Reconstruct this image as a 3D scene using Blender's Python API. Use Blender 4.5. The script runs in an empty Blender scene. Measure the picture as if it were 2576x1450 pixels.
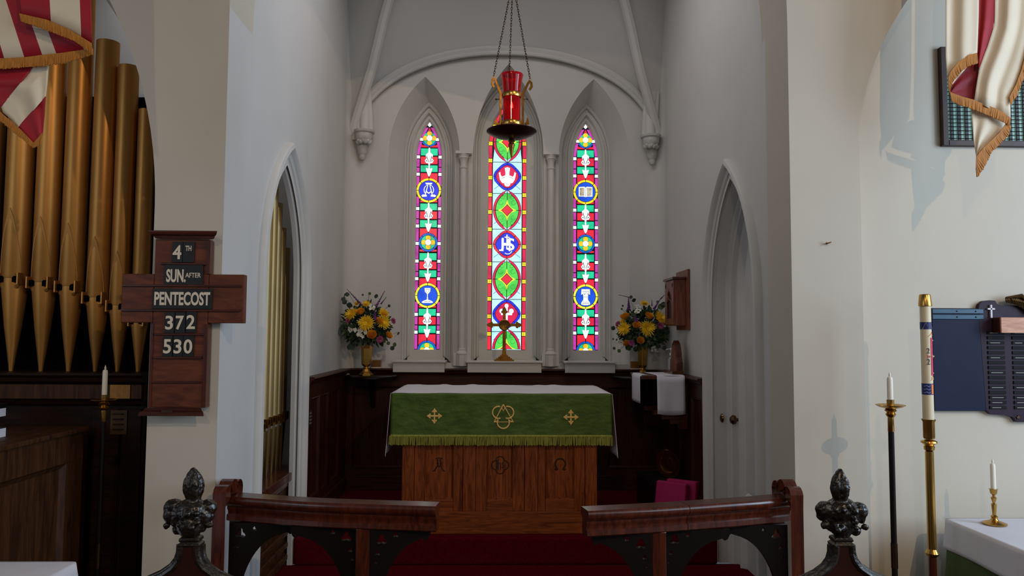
import bpy, bmesh, math, random
from math import pi, sin, cos, sqrt, radians as R
from mathutils import Vector, Matrix, noise
random.seed(7)
SC = bpy.context.scene
COL = SC.collection

# ------------------------------------------------------------------ camera
F = 1860.0
CX, CY = 1288.0, 725.0
EYE = Vector((0, 0, 1.7))
fy = Vector((-48, -115, -F)).normalized()                 # world +Y in camera axes
r_ = R(0.42)
uz = Vector((sin(r_), cos(r_), 0)); uz = (uz - fy * uz.dot(fy)).normalized()
ux = fy.cross(uz).normalized()
RWC = Matrix((ux, fy, uz)).transposed()                   # world -> camera
RCW = RWC.transposed()
cam_d = bpy.data.cameras.new('camera'); cam = bpy.data.objects.new('camera', cam_d); COL.objects.link(cam)
cam_d.sensor_width = 36; cam_d.lens = F / 2576 * 36
cam_d.clip_start = .05; cam_d.clip_end = 100
cam.matrix_world = Matrix.Translation(EYE) @ RCW.to_4x4()
SC.camera = cam

# ------------------------------------------------------------------ light
vs = SC.view_settings
vs.view_transform = 'Standard'; vs.look = 'None'; vs.gamma = 1; vs.use_curve_mapping = False
vs.exposure = -0.12
w = bpy.data.worlds.new('world'); SC.world = w; w.use_nodes = True
bg = w.node_tree.nodes['Background']; bg.inputs[0].default_value = (.62, .68, .80, 1); bg.inputs[1].default_value = .11

def area(name, loc, target, sx, sy, energy, color, spread=pi):
    d = bpy.data.lights.new(name, 'AREA'); d.shape = 'RECTANGLE'; d.size = sx; d.size_y = sy
    d.energy = energy; d.color = color; d.spread = spread
    o = bpy.data.objects.new(name, d); COL.objects.link(o); o.location = loc
    o.rotation_euler = (Vector(target) - Vector(loc)).to_track_quat('-Z', 'Y').to_euler()
    return o
def spot(name, loc, target, energy, color, size=70, rad=.05, blend=.5):
    d = bpy.data.lights.new(name, 'SPOT'); d.energy = energy; d.color = color; d.spot_size = R(size)
    d.spot_blend = blend; d.shadow_soft_size = rad
    o = bpy.data.objects.new(name, d); COL.objects.link(o); o.location = loc
    o.rotation_euler = (Vector(target) - Vector(loc)).to_track_quat('-Z', 'Y').to_euler()
    return o
# daylight through the nave windows (right and left, behind the camera) and the nave lamps
area('nave_window_right', (5.4, -1.6, 2.9), (-1.3, 5.0, 1.6), 2.2, 2.8, 75, (.70, .85, 1.0))
area('nave_window_left', (-5.4, -1.8, 2.9), (1.6, 5.0, 2.0), 2.0, 2.8, 35, (.78, .88, 1.0))
area('nave_window_right_near', (5.4, 1.3, 2.7), (-1.3, 4.8, 1.6), 1.6, 2.8, 175, (.60, .78, 1.0))
area('nave_window_left_near', (-5.4, 1.1, 2.7), (1.6, 4.8, 1.8), 1.6, 2.8, 8, (.80, .89, 1.0))
area('nave_window_west', (0.1, -9.0, 3.6), (0.1, 5, 2.4), 3.0, 3.0, 22, (.90, .94, 1.0))
area('chancel_fill', (0.12, 5.0, 5.0), (0.12, 5.25, 1.0), 2.0, 1.2, 22, (.98, .94, .96))  # unseen fill, added to brighten the sanctuary and altar top
spot('nave_lamp_right', (3.2, -2.8, 5.3), (1.6, 4.0, 1.9), 400, (1, .70, .42), 75, .03)
area('organ_chamber_fill', (-2.4, 5.1, 4.6), (-1.8, 5.3, 1.0), .8, .5, 7, (.95, .95, 1.0))  # fill light put in to lift the dark chamber wall
spot('nave_lamp_left', (-.9, -3.2, 4.5), (.2, 4.6, 1.7), 140, (1, .78, .54), 75, .05)

# ------------------------------------------------------------------ projections
def ray(px, py):
    return RCW @ Vector((px - CX, CY - py, -F))
def PY(px, py, Y):
    d = ray(px, py); return EYE + d * (Y / d.y)
def PX(px, py, X):
    d = ray(px, py); return EYE + d * (X / d.x)
def PZ(px, py, Z):
    d = ray(px, py); return EYE + d * ((Z - EYE.z) / d.z)

# ------------------------------------------------------------------ materials
MATS = {}
def nt(name):
    m = bpy.data.materials.new(name); m.use_nodes = True
    return m, m.node_tree, m.node_tree.nodes['Principled BSDF']
def lin(c):
    return tuple((x / 12.92 if x <= .04045 else ((x + .055) / 1.055) ** 2.4) for x in c) + (1,)
def rgb(r, g, b): return lin((r / 255, g / 255, b / 255))
def mat(name, col, rough=.5, metal=0, spec=.5, nscale=0, var=0, bump=0, bscale=30, coat=0, sheen=0, trans=0, ior=1.45, stretch=(1, 1, 1), emit=0, col2=None, detail=5, sss=0):
    if name in MATS: return MATS[name]
    m, t, b = nt(name)
    b.inputs['Base Color'].default_value = col
    b.inputs['Roughness'].default_value = rough
    b.inputs['Metallic'].default_value = metal
    b.inputs['Specular IOR Level'].default_value = spec
    b.inputs['Coat Weight'].default_value = coat; b.inputs['Coat Roughness'].default_value = .12
    b.inputs['Sheen Weight'].default_value = sheen
    b.inputs['Transmission Weight'].default_value = trans
    b.inputs['IOR'].default_value = ior
    if sss:
        b.inputs['Subsurface Weight'].default_value = sss; b.inputs['Subsurface Radius'].default_value = (.01, .008, .006)
    N = t.nodes; L = t.links
    src = None
    if var or bump or col2:
        tc = N.new('ShaderNodeTexCoord'); mp = N.new('ShaderNodeMapping'); mp.inputs['Scale'].default_value = stretch
        L.new(tc.outputs['Object'], mp.inputs[0])
    if var or col2:
        n = N.new('ShaderNodeTexNoise'); n.inputs['Scale'].default_value = nscale; n.inputs['Detail'].default_value = detail
        L.new(mp.outputs[0], n.inputs['Vector'])
        cr = N.new('ShaderNodeValToRGB'); cr.color_ramp.elements[0].position = .32; cr.color_ramp.elements[1].position = .68
        c2 = col2 if col2 else tuple(x * (1 - var) for x in col[:3]) + (1,)
        cr.color_ramp.elements[0].color = c2; cr.color_ramp.elements[1].color = col
        L.new(n.outputs[0], cr.inputs[0]); L.new(cr.outputs[0], b.inputs['Base Color']); src = cr.outputs[0]
    if bump:
        n2 = N.new('ShaderNodeTexNoise'); n2.inputs['Scale'].default_value = bscale; n2.inputs['Detail'].default_value = 4
        L.new(mp.outputs[0], n2.inputs['Vector'])
        bp = N.new('ShaderNodeBump'); bp.inputs['Strength'].default_value = bump; bp.inputs['Distance'].default_value = .01
        L.new(n2.outputs[0], bp.inputs['Height']); L.new(bp.outputs[0], b.inputs['Normal'])
    if emit:
        b.inputs['Emission Strength'].default_value = emit
        b.inputs['Emission Color'].default_value = col
        if src: L.new(src, b.inputs['Emission Color'])
    MATS[name] = m
    return m
def wood(name, c1, c2, rough=.3, scale=5, stretch=(6, 6, .7), coat=.3, dist=1.2, spec=.3):
    m, t, b = nt(name); N = t.nodes; L = t.links
    tc = N.new('ShaderNodeTexCoord'); mp = N.new('ShaderNodeMapping'); mp.inputs['Scale'].default_value = stretch
    L.new(tc.outputs['Object'], mp.inputs[0])
    n = N.new('ShaderNodeTexNoise'); n.inputs['Scale'].default_value = scale; n.inputs['Detail'].default_value = 8
    n.inputs['Roughness'].default_value = .65; n.inputs['Distortion'].default_value = dist
    L.new(mp.outputs[0], n.inputs['Vector'])
    cr = N.new('ShaderNodeValToRGB'); e = cr.color_ramp.elements
    e[0].position = .35; e[0].color = c2; e[1].position = .65; e[1].color = c1
    L.new(n.outputs[0], cr.inputs[0]); L.new(cr.outputs[0], b.inputs['Base Color'])
    bp = N.new('ShaderNodeBump'); bp.inputs['Strength'].default_value = .12; bp.inputs['Distance'].default_value = .004
    L.new(n.outputs[0], bp.inputs['Height']); L.new(bp.outputs[0], b.inputs['Normal'])
    b.inputs['Specular IOR Level'].default_value = spec; b.inputs['Roughness'].default_value = rough; b.inputs['Coat Weight'].default_value = coat; b.inputs['Coat Roughness'].default_value = .15
    MATS[name] = m; return m

plaster = mat('plaster_white', (.62, .605, .575, 1), .75, nscale=1.6, var=.05, bump=.10, bscale=9)
cream = mat('plaster_cream', (.60, .545, .45, 1), .75, nscale=1.6, var=.06, bump=.12, bscale=11)
paintw = mat('white_paint', (.62, .61, .58, 1), .45, nscale=5, var=.06)
stonew = mat('painted_stone', (.58, .57, .54, 1), .6, nscale=14, var=.25, bump=.4, bscale=40)
mahog = wood('mahogany', rgb(92, 40, 20), rgb(52, 21, 12), .3, coat=.45)
mahogx = wood('mahogany_cross', rgb(84, 38, 22), rgb(48, 20, 13), .3, stretch=(.7, 6, 6), coat=.2)
darkp = wood('dark_panelling', rgb(70, 28, 16), rgb(34, 13, 8), .42, coat=.05, spec=.2)
darkx = wood('dark_panelling_cross', rgb(74, 31, 18), rgb(36, 14, 9), .42, stretch=(.6, 6, 6), coat=.05, spec=.25)
oak = wood('oak', rgb(158, 82, 32), rgb(92, 40, 13), .45, 4, (7, 7, .8), .05, 2.2)
oakx = wood('oak_cross', rgb(150, 78, 32), rgb(92, 42, 15), .45, 4, (.7, 7, 7), .15, 2.2)
board = wood('board_wood', rgb(112, 56, 30), rgb(74, 34, 18), .45, 4, (1.2, 5, 5), .0)
boardl = wood('pale_wood', rgb(214, 160, 130), rgb(180, 124, 96), .45, 5, (1, 6, 8), .05)
cabw = wood('cabinet_wood', rgb(140, 82, 56), rgb(90, 46, 32), .4, 5, (5, 5, .8), .15)
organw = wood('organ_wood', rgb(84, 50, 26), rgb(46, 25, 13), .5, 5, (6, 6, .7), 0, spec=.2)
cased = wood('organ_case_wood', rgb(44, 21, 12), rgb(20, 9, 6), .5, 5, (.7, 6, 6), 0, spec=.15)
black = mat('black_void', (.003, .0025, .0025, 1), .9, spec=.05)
ebony = mat('ebonised_wood', rgb(36, 28, 20), .3, nscale=26, var=.6, bump=.4, bscale=60, coat=.3)
blackw = mat('black_wood', rgb(20, 13, 11), .4, coat=.1, spec=.25)
brass = mat('brass', rgb(206, 162, 84), .26, 1, nscale=8, var=.25)
bronze = mat('bronze', rgb(160, 112, 48), .38, 1, nscale=18, var=.4, bump=.15, bscale=60)
brassd = mat('dark_brass', rgb(110, 84, 60), .3, 1, nscale=8, var=.3)
gilt = mat('gilded_pipe', rgb(206, 148, 76), .42, .7, nscale=1.6, var=.35, bump=.06, bscale=6, stretch=(1, 1, .5))
gilt2 = mat('gilded_pipe_pale', rgb(190, 164, 110), .45, .6, nscale=2, var=.25)
carpet = mat('red_carpet', rgb(94, 8, 23), .95, spec=.05, nscale=60, var=.35, bump=.5, bscale=300)
greenc = mat('green_damask', rgb(80, 106, 26), .55, nscale=9, var=.0, col2=rgb(58, 84, 15), bump=.8, bscale=14, stretch=(1, 1, 1.6))
fringeg = mat('green_fringe', rgb(156, 160, 68), .8, nscale=40, var=.35, stretch=(3, 1, .3))
linen = mat('white_linen', rgb(222, 220, 228), .8, nscale=6, var=.06, bump=.15, bscale=7)
goldth = mat('gold_thread', rgb(255, 214, 130), .6, 0, nscale=90, var=.2, bump=.2, bscale=200)
lead = mat('lead_came', (.012, .012, .014, 1), .5)
wax = mat('wax', rgb(236, 230, 214), .4, sss=.3)
waxi = mat('ivory_wax', rgb(224, 210, 178), .45, sss=.3)
white_i = mat('ivory_paint', rgb(222, 208, 184), .5)
cardb = mat('black_card', rgb(16, 16, 16), .45)
magenta = mat('magenta_cloth', rgb(178, 24, 92), .8, nscale=30, var=.12, bump=.2, bscale=200)

# ------------------------------------------------------------------ object helpers
def thing(name, label, cat, loc=(0, 0, 0), group=None, kind=None):
    o = bpy.data.objects.new(name, None); o.empty_display_size = .05; COL.objects.link(o)
    o.location = loc
    if label: o['label'] = label
    if cat: o['category'] = cat
    if group: o['group'] = group
    if kind: o['kind'] = kind
    return o
def wloc(o):
    v = Vector((0, 0, 0))
    while o is not None:
        v = v + o.location + (o.matrix_parent_inverse.translation if o.parent else Vector((0, 0, 0)))
        o = o.parent
    return v
def parent(o, p):
    if p is not None:
        o.parent = p; o.matrix_parent_inverse = Matrix.Translation(-wloc(p))
def tag(o, label=None, cat=None, group=None, kind=None):
    if label: o['label'] = label
    if cat: o['category'] = cat
    if group: o['group'] = group
    if kind: o['kind'] = kind
    return o
class MB:
    """collects shapes; build() links them as one mesh object"""
    def __init__(s): s.v = []; s.f = []; s.m = []; s.mi = 0; s.xf = None
    def add(s, vs_, fs):
        b = len(s.v)
        if s.xf is not None: vs_ = [s.xf @ Vector(p) for p in vs_]
        s.v += [tuple(p) for p in vs_]
        s.f += [tuple(b + i for i in f) for f in fs]; s.m += [s.mi] * len(fs); return s
    def box(s, x0, x1, y0, y1, z0, z1):
        return s.add([(x0, y0, z0), (x1, y0, z0), (x1, y1, z0), (x0, y1, z0), (x0, y0, z1), (x1, y0, z1), (x1, y1, z1), (x0, y1, z1)],
                     [(0, 3, 2, 1), (4, 5, 6, 7), (0, 1, 5, 4), (1, 2, 6, 5), (2, 3, 7, 6), (3, 0, 4, 7)])
    def loft(s, rings, closed=True, cap=True):
        n = len(rings[0]); v = [p for r in rings for p in r]; f = []
        for i in range(len(rings) - 1):
            for j in range(n if closed else n - 1):
                k = (j + 1) % n
                f.append((i * n + j, i * n + k, (i + 1) * n + k, (i + 1) * n + j))
        if cap and closed:
            f.append(tuple(range(n))[::-1]); f.append(tuple(range((len(rings) - 1) * n, len(rings) * n)))
        return s.add(v, f)
    def lathe(s, prof, c=(0, 0, 0), n=20, axis='Z', sx=1, sy=1, ph=0):
        rings = []
        for r, h in prof:
            ring = []
            for k in range(n):
                a = 2 * pi * k / n + ph; x = r * cos(a) * sx; y = r * sin(a) * sy
                p = (x, y, h) if axis == 'Z' else ((h, x, y) if axis == 'X' else (y, h, x))
                ring.append((c[0] + p[0], c[1] + p[1], c[2] + p[2]))
            rings.append(ring)
        return s.loft(rings)
    def tube(s, pts, rad, n=8, cap=True):
        pts = [Vector(p) for p in pts]; rings = []; prev = None
        for i, p in enumerate(pts):
            t = (pts[min(i + 1, len(pts) - 1)] - pts[max(i - 1, 0)]).normalized()
            if prev is None:
                a = Vector((0, 0, 1)) if abs(t.z) < .9 else Vector((1, 0, 0)); u = t.cross(a).normalized()
            else:
                u = (prev - t * prev.dot(t)).normalized()
            prev = u; v = t.cross(u); r = rad[i] if isinstance(rad, (list, tuple)) else rad
            rings.append([p + (u * cos(2 * pi * k / n) + v * sin(2 * pi * k / n)) * r for k in range(n)])
        return s.loft(rings, True, cap)
    def prism(s, front, back):
        return s.loft([front, back], True, True)
    def sphere(s, c, r, sx=1, sy=1, sz=1, n=10, m=7):
        prof = [(max(r * sin(pi * i / m), 1e-5), -r * cos(pi * i / m)) for i in range(m + 1)]
        rings = [[(c[0] + a * cos(2 * pi * k / n) * sx, c[1] + a * sin(2 * pi * k / n) * sy, c[2] + h * sz) for k in range(n)] for a, h in prof]
        return s.loft(rings)
    def grid(s, fn, nu, nv, thick=None):
        v = [fn(i / nu, j / nv) for j in range(nv + 1) for i in range(nu + 1)]
        f = [(j * (nu + 1) + i, j * (nu + 1) + i + 1, (j + 1) * (nu + 1) + i + 1, (j + 1) * (nu + 1) + i) for j in range(nv) for i in range(nu)]
        return s.add(v, f)
    def build(s, name, m, par=None, smooth=False, bevel=0, solid=0, **kw):
        me = bpy.data.meshes.new(name)
        me.from_pydata(s.v, [], s.f)
        for x in (m if isinstance(m, (list, tuple)) else [m]): me.materials.append(x)
        if any(s.m):
            for p, i in zip(me.polygons, s.m): p.material_index = i
        bm = bmesh.new(); bm.from_mesh(me)
        bmesh.ops.recalc_face_normals(bm, faces=bm.faces) if not kw.pop('keep', False) else None
        bm.to_mesh(me); bm.free()
        if smooth:
            me.polygons.foreach_set('use_smooth', [True] * len(me.polygons))
            if smooth != 2:
                me.set_sharp_from_angle(angle=R(38))
        o = bpy.data.objects.new(name, me); COL.objects.link(o)
        if solid:
            md = o.modifiers.new('solid', 'SOLIDIFY'); md.thickness = solid; md.offset = 0
        if bevel:
            md = o.modifiers.new('bevel', 'BEVEL'); md.width = bevel; md.segments = 2; md.limit_method = 'ANGLE'; md.angle_limit = R(40)
        parent(o, par)
        tag(o, **kw)
        return o
def boxo(name, m, par, x0, x1, y0, y1, z0, z1, bevel=.003, **kw):
    return MB().box(x0, x1, y0, y1, z0, z1).build(name, m, par, bevel=bevel, **kw)
def curve_mesh(loops, ext, fill=True, bevel=0):
    """2D loops (outer, holes...) -> filled, extruded mesh data in XY, +-ext in Z"""
    cu = bpy.data.curves.new('plate', 'CURVE'); cu.dimensions = '2D'; cu.fill_mode = 'BOTH'; cu.extrude = ext; cu.bevel_depth = bevel
    for lp in loops:
        sp = cu.splines.new('POLY'); sp.points.add(len(lp) - 1)
        for i, p in enumerate(lp): sp.points[i].co = (p[0], p[1], 0, 1)
        sp.use_cyclic_u = True
    o = bpy.data.objects.new('plate', cu); COL.objects.link(o)
    me = bpy.data.meshes.new_from_object(o.evaluated_get(bpy.context.evaluated_depsgraph_get()))
    vv = [tuple(v.co) for v in me.vertices]; ff = [tuple(p.vertices) for p in me.polygons]
    bpy.data.objects.remove(o); bpy.data.curves.remove(cu); bpy.data.meshes.remove(me)
    return vv, ff
def text_data(s, bold=0):
    cu = bpy.data.curves.new('text', 'FONT'); cu.body = s; cu.offset = bold; cu.resolution_u = 4
    o = bpy.data.objects.new('text', cu); COL.objects.link(o)
    me = bpy.data.meshes.new_from_object(o.evaluated_get(bpy.context.evaluated_depsgraph_get()))
    vv = [tuple(v.co) for v in me.vertices]; ff = [tuple(p.vertices) for p in me.polygons]
    bpy.data.objects.remove(o); bpy.data.curves.remove(cu); bpy.data.meshes.remove(me)
    xs = [v[0] for v in vv]; ys = [v[1] for v in vv]
    return [((v[0] - min(xs)) / (max(xs) - min(xs)), (v[1] - min(ys)) / (max(ys) - min(ys))) for v in vv], ff
def text_obj(s, p00, p10, p01, m, par, name='lettering', bold=0, lift=.001, **kw):
    """text stretched over the parallelogram p00 (lower left), p10 (lower right), p01 (upper left)"""
    p00, p10, p01 = Vector(p00), Vector(p10), Vector(p01)
    uv, ff = text_data(s, bold); n = (p10 - p00).cross(p01 - p00).normalized() * lift
    b = MB(); k = len(uv)
    b.add([p00 + (p10 - p00) * u + (p01 - p00) * v + n for u, v in uv], ff)
    return b.build(name, m, par, solid=.0012, **kw)
def text3(s, u0, u1, z0, z1, y, m, par, **kw):
    return text_obj(s, (u0, y, z0), (u1, y, z0), (u0, y, z1), m, par, **kw)

# ------------------------------------------------------------------ pointed arches
def arch_pts(w, zs, h, zb, d=0, n=14):
    """outline (u, z) of a lancet opening, half width w, spring zs, rise h, base zb, grown outward by d"""
    Rr = (w * w + h * h) / (2 * w); c = w - Rr; Ro = Rr + d
    top = sqrt(max(Ro * Ro - c * c, 0)) if c < 0 else Ro
    a1 = math.atan2(top, -c)
    right = [(c + Ro * cos(a1 * i / n), zs + Ro * sin(a1 * i / n)) for i in range(n + 1)]
    right[-1] = (0, zs + top)
    left = [(-u, z) for u, z in right[::-1][1:]]
    return [(w + d, zb)] + right + left + [(-w - d, zb)]
def loft_outlines(mb, lst, fn):
    """lst: (outline pts, depth); fn(u, z, d) -> world"""
    rings = [[fn(u, z, d) for u, z in pts] for pts, d in lst]
    mb.loft(rings, closed=False, cap=False)
def wall_with(mb, u0, u1, z0, z1, ops, fn, d, n=14):
    """flat wall with lancet openings ops=[(cu, outline)]"""
    ops = sorted(ops, key=lambda o: o[0]); cur = u0
    for cu, pts in ops:
        us = [p[0] for p in pts]; l, r = cu + min(us), cu + max(us)
        mb.add([fn(cur, z0, d), fn(l, z0, d), fn(l, z1, d), fn(cur, z1, d)], [(0, 1, 2, 3)])
        zb = pts[0][1]
        if zb > z0 + .001:
            mb.add([fn(l, z0, d), fn(r, z0, d), fn(r, zb, d), fn(l, zb, d)], [(0, 1, 2, 3)])
        q = pts[1:-1]
        for a, b_ in zip(q[:-1], q[1:]):
            if abs(a[0] - b_[0]) < 1e-9: continue
            mb.add([fn(cu + a[0], a[1], d), fn(cu + b_[0], b_[1], d), fn(cu + b_[0], z1, d), fn(cu + a[0], z1, d)], [(0, 1, 2, 3)])
        cur = r
    mb.add([fn(cur, z0, d), fn(u1, z0, d), fn(u1, z1, d), fn(cur, z1, d)], [(0, 1, 2, 3)])
# ================================================================== STRUCTURE
YC = 3.67            # chancel-arch wall, face towards the nave
YB = 6.9             # east wall
XL, XR = -1.37, 1.59 # side walls of the sanctuary
ZP, ZS = .27, .08    # altar platform, sanctuary floor
TOP = 6.4
def S(name, mb, m, par=None, **kw):
    return mb.build(name, m, par, kind=('structure' if par is None else None), **kw)

# floors
b = MB(); b.box(-5, 5, -4, 4.0, -.1, 0); S('floor', b, darkp)
b = MB(); b.box(XL - .5, XR + .4, 4.02, 5.31, -.05, ZS); floor_s = S('floor_chancel', b, carpet)
b = MB(); b.box(XL - .01, XR + .01, 5.29, YB, ZS + .001, ZP); S('floor_altar_platform', b, carpet, bevel=.015)
b = MB(); b.box(-1.3, 1.46, 3.1, 4.02, -.05, ZS); S('floor_rail_step', b, carpet, bevel=.01)

# east wall with three lancet recesses
ident = lambda u, z, d: (u, d, z)
WC = [-.66, .134, .945]      # recess centres at the wall face (X)
GC = [-.640, .131, .905]     # glass centres
YG = YB + .32
zf_spring = PY(1275, 392, YB).z; zf_apexs = PY(1072, 193, YB).z; zf_apexc = PY(1288, 160, YB).z
zf_base = PY(1275, 921, YB).z
FW = .334
zg0 = PY(1070, 880, YG).z; zg1 = PY(1078, 307, YG).z; zg1c = PY(1288, 258, YG).z
PXM = YG / F     # metres per photo pixel at the glass
b = MB(); outs = []
for i in range(3):
    h = (zf_apexc if i == 1 else zf_apexs) - zf_spring
    outs.append((WC[i], arch_pts(FW, zf_spring, h, zf_base)))
wall_with(b, XL - .1, XR + .1, 0, TOP, outs, ident, YB)
S('wall_back', b, plaster)
wins = []
def off(pts, du): return [(u + du, z) for u, z in pts]
for i in range(3):
    hF = (zf_apexc if i == 1 else zf_apexs) - zf_spring
    gw = (48.5 if i == 1 else 32) * PXM
    gtop = zg1c if i == 1 else zg1
    gh = (123 if i == 1 else 93) * PXM; gs = gtop - gh
    t = thing('window_%d' % (i + 1), ['left lancet of stained glass with gold-ringed monogram and chalice medallions',
        'middle lancet of stained glass with green petals, red medallions and white dove',
        'right lancet of stained glass with open book and font medallions'][i], None, (GC[i], YG, zg0), kind='structure')
    wins.append((t, gw, gs, gh, gtop))
    # splay from the wall face to the inner frame
    b = MB(); inner = arch_pts(gw, gs, gh, zf_base + .02, .155 if i == 1 else .115)
    face = arch_pts(FW, zf_spring, hF, zf_base)
    # resample heights so both outlines match in count
    loft_outlines(b, [(off(face, WC[i]), YB), (off(inner, GC[i]), YG - .09)], ident)
    b.build('splay', plaster, t)
    b = MB(); D = .155 if i == 1 else .115
    seq = [(D, -.09), (D - .012, -.10), (D - .024, -.09), (D - .03, -.062), (D - .048, -.062), (D - .054, -.078), (D - .066, -.082), (D - .074, -.07), (D - .078, -.045), (.012, -.045), (.0, -.030), (-.004, .0)]
    loft_outlines(b, [(off(arch_pts(gw, gs, gh, (zf_base + .02 + (D - d) * .9) if d > .012 else zg0 - .5 * max(d, 0), d), GC[i]), YG + y) for d, y in seq], ident)
    # bottom members of the frame
    z_a = zf_base + .02
    zb2 = zg0
    xL_, xR_ = GC[i] - gw, GC[i] + gw
    b.box(xL_ - .02 - (D - .078), xR_ + .02 + (D - .078), YG - .05, YG + .02, z_a, zb2 - .0)
    b.box(xL_ - D + .06, xR_ + D - .06, YG - .085, YG - .02, z_a, z_a + .045)
    b.box(xL_ - D + .045, xR_ + D - .045, YG - .10, YG - .02, z_a - .01, z_a + .018)
    b.build('frame', paintw, t, smooth=True)
    # sloping floor of the recess
    b = MB(); b.box(WC[i] - FW - .02, WC[i] + FW + .02, YB + .012, YG + .05, zf_base - .04, zf_base + .02)
    b.build('recess_floor', paintw, t)
b = MB(); b.box(XL - .4, XR + .4, YG + .04, YG + .1, 0, TOP + .3); S('wall_back_light_seal', b, plaster)  # unseen sheet added to seal light leaks around the window frames
# sill slabs standing proud of the wall
for x0, x1, par_i in [(989, 1119, 0), (1176, 1362, 1), (1421, 1547, 2)]:
    a0, a1 = PY(x0, 905, YB - .06).x, PY(x1, 905, YB - .06).x
    zt = PY(1275, 909, YB - .08).z
    b = MB(); b.box(a0, a1, YB - .08, YB + .12, zf_base - .06, zt - .018); b.box(a0 - .012, a1 + .012, YB - .095, YB + .12, zt - .018, zt)
    b.build('sill', paintw, wins[par_i][0], bevel=.004)

# colonnettes between the lancets
zcap = PY(1275, 389, YB).z; zbase = zf_base
for cx_ in (PY(1165, 600, YB).x, PY(1385, 600, YB).x):
    t = thing('colonnette', None, None, (cx_, YB - .03, zbase), kind='structure')
    t.name = 'trim_colonnette'
    y = YB - .03
    b = MB(); b.lathe([(.03, zbase + .16), (.03, zcap - .14)], (cx_, y, 0), 14); b.build('shaft', paintw, t, smooth=True)
    b = MB(); b.lathe([(.031, zcap - .15), (.037, zcap - .142), (.037, zcap - .134), (.030, zcap - .128), (.031, zcap - .09), (.040, zcap - .055), (.047, zcap - .045), (.043, zcap - .035), (.05, zcap - .02), (.05, zcap - .008)], (cx_, y, 0), 14)
    b.box(cx_ - .075, cx_ + .075, y - .05, y + .03, zcap - .012, zcap + .012); b.build('capital', paintw, t, smooth=True)
    b = MB(); b.lathe([(.046, zbase + .10), (.05, zbase + .112), (.044, zbase + .128), (.034, zbase + .14), (.036, zbase + .155), (.03, zbase + .165)], (cx_, y, 0), 14)
    b.lathe([(.05, zbase), (.05, zbase + .10)], (cx_, y, 0), 8, ph=pi / 8)
    b.box(cx_ - .078, cx_ + .078, y + .0, y + .03, zbase, zbase + .12); b.build('base', paintw, t, smooth=True)
    for s in (-1, 1):
        for k, dx in enumerate((.047, .062, .075)):
            b = MB(); b.tube([(cx_ + s * dx, y + .028 + k * .012, zbase + .1), (cx_ + s * dx, y + .028 + k * .012, zcap - .01)], .006 + .002 * (k == 2), 6)
            b.build('side_roll', paintw, t, smooth=True)

# side walls. fn maps (u=Y, z, d=X)
sidef = lambda u, z, d: (d, u, z)
def lancet_frame(sgn, X, y0, y1, z_apex, z_spring, zb, t, depth, seq):
    cu = (y0 + y1) / 2; w_ = (y1 - y0) / 2
    b = MB()
    loft_outlines(b, [(off(arch_pts(w_, z_spring, z_apex - z_spring, zb, d), cu), X + sgn * dx) for d, dx in seq], sidef)
    return b
# left lancet: opening on the organ chamber
ly0, ly1 = 4.46, 5.30
lz_ap = PX(722, 415, XL).z; lz_sp = PX(722, 700, XL).z
lo = arch_pts((ly1 - ly0) / 2, lz_sp, lz_ap - lz_sp, ZS)
b = MB(); wall_with(b, 4.06, YB + .1, 0, TOP, [((ly0 + ly1) / 2, lo)], sidef, XL)
S('wall_left', b, plaster)
b = MB(); b.box(-1.66, -1.34, YC + .003, 4.06, 0, TOP); S('wall_left_pier', b, plaster)
t = thing('trim_lancet_left', None, None, (XL, 4.9, ZS), kind='structure')
seqL = [(.135, .0), (.135, .028), (.128, .042), (.105, .048), (.085, .036), (.078, .018), (.062, .012), (.05, .012), (.045, .0), (.03, -.002), (.024, -.012), (.008, -.016), (.0, -.026), (.0, -.055), (.03, -.055)]
b = lancet_frame(1, XL, ly0, ly1, lz_ap, lz_sp, ZS, t, .2, seqL); b.build('moulding', paintw, t, smooth=True)
# right lancet with the vestry door
ry0, ry1 = 4.44, 5.34
rz_ap = PX(1843, 445, XR).z; rz_sp = PX(1843, 760, XR).z
ro = arch_pts((ry1 - ry0) / 2, rz_sp, rz_ap - rz_sp, ZS)
b = MB(); wall_with(b, 3.98, YB + .1, 0, TOP, [((ry0 + ry1) / 2, ro)], sidef, XR)
S('wall_right', b, plaster)
b = MB(); b.box(1.50, 1.86, YC + .001, 3.98, 0, TOP); S('wall_right_pier', b, cream)
t = thing('door_1', 'white lancet door with a dark knob in the right sanctuary wall', None, (XR, 4.9, ZS), kind='structure')
seqR = [(.115, .0), (.115, -.03), (.108, -.044), (.088, -.05), (.07, -.038), (.062, -.018), (.048, -.012), (.036, -.012), (.03, .0), (.018, .004), (.012, .03), (.0, .034), (.0, .10), (-.012, .104), (-.02, .125), (-.032, .13), (-.036, .17)]
b = lancet_frame(1, XR, ry0, ry1, rz_ap, rz_sp, ZS, t, .2, seqR); b.build('moulding', paintw, t, smooth=True)
b = MB(); cu = (ry0 + ry1) / 2; w_ = (ry1 - ry0) / 2
hh = rz_ap - rz_sp
loft_outlines(b, [(off(arch_pts(w_, rz_sp, hh, ZS, d), cu), XR + dx) for d, dx in [(-.034, .165), (-.10, .165), (-.105, .150), (-.125, .145), (-.135, .16), (-.155, .185)]], sidef)
pts = off(arch_pts(w_, rz_sp, hh, ZS, -.155), cu)
b.add([sidef(u, z, XR + .185) for u, z in pts], [tuple(range(len(pts)))])
b.build('door_leaf', paintw, t, smooth=True)
b = MB(); b.box(XR + .12, XR + .18, 5.2, 5.24, ZS, ZS); 
zk = PX(1845, 1055, XR + .13).z
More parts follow.
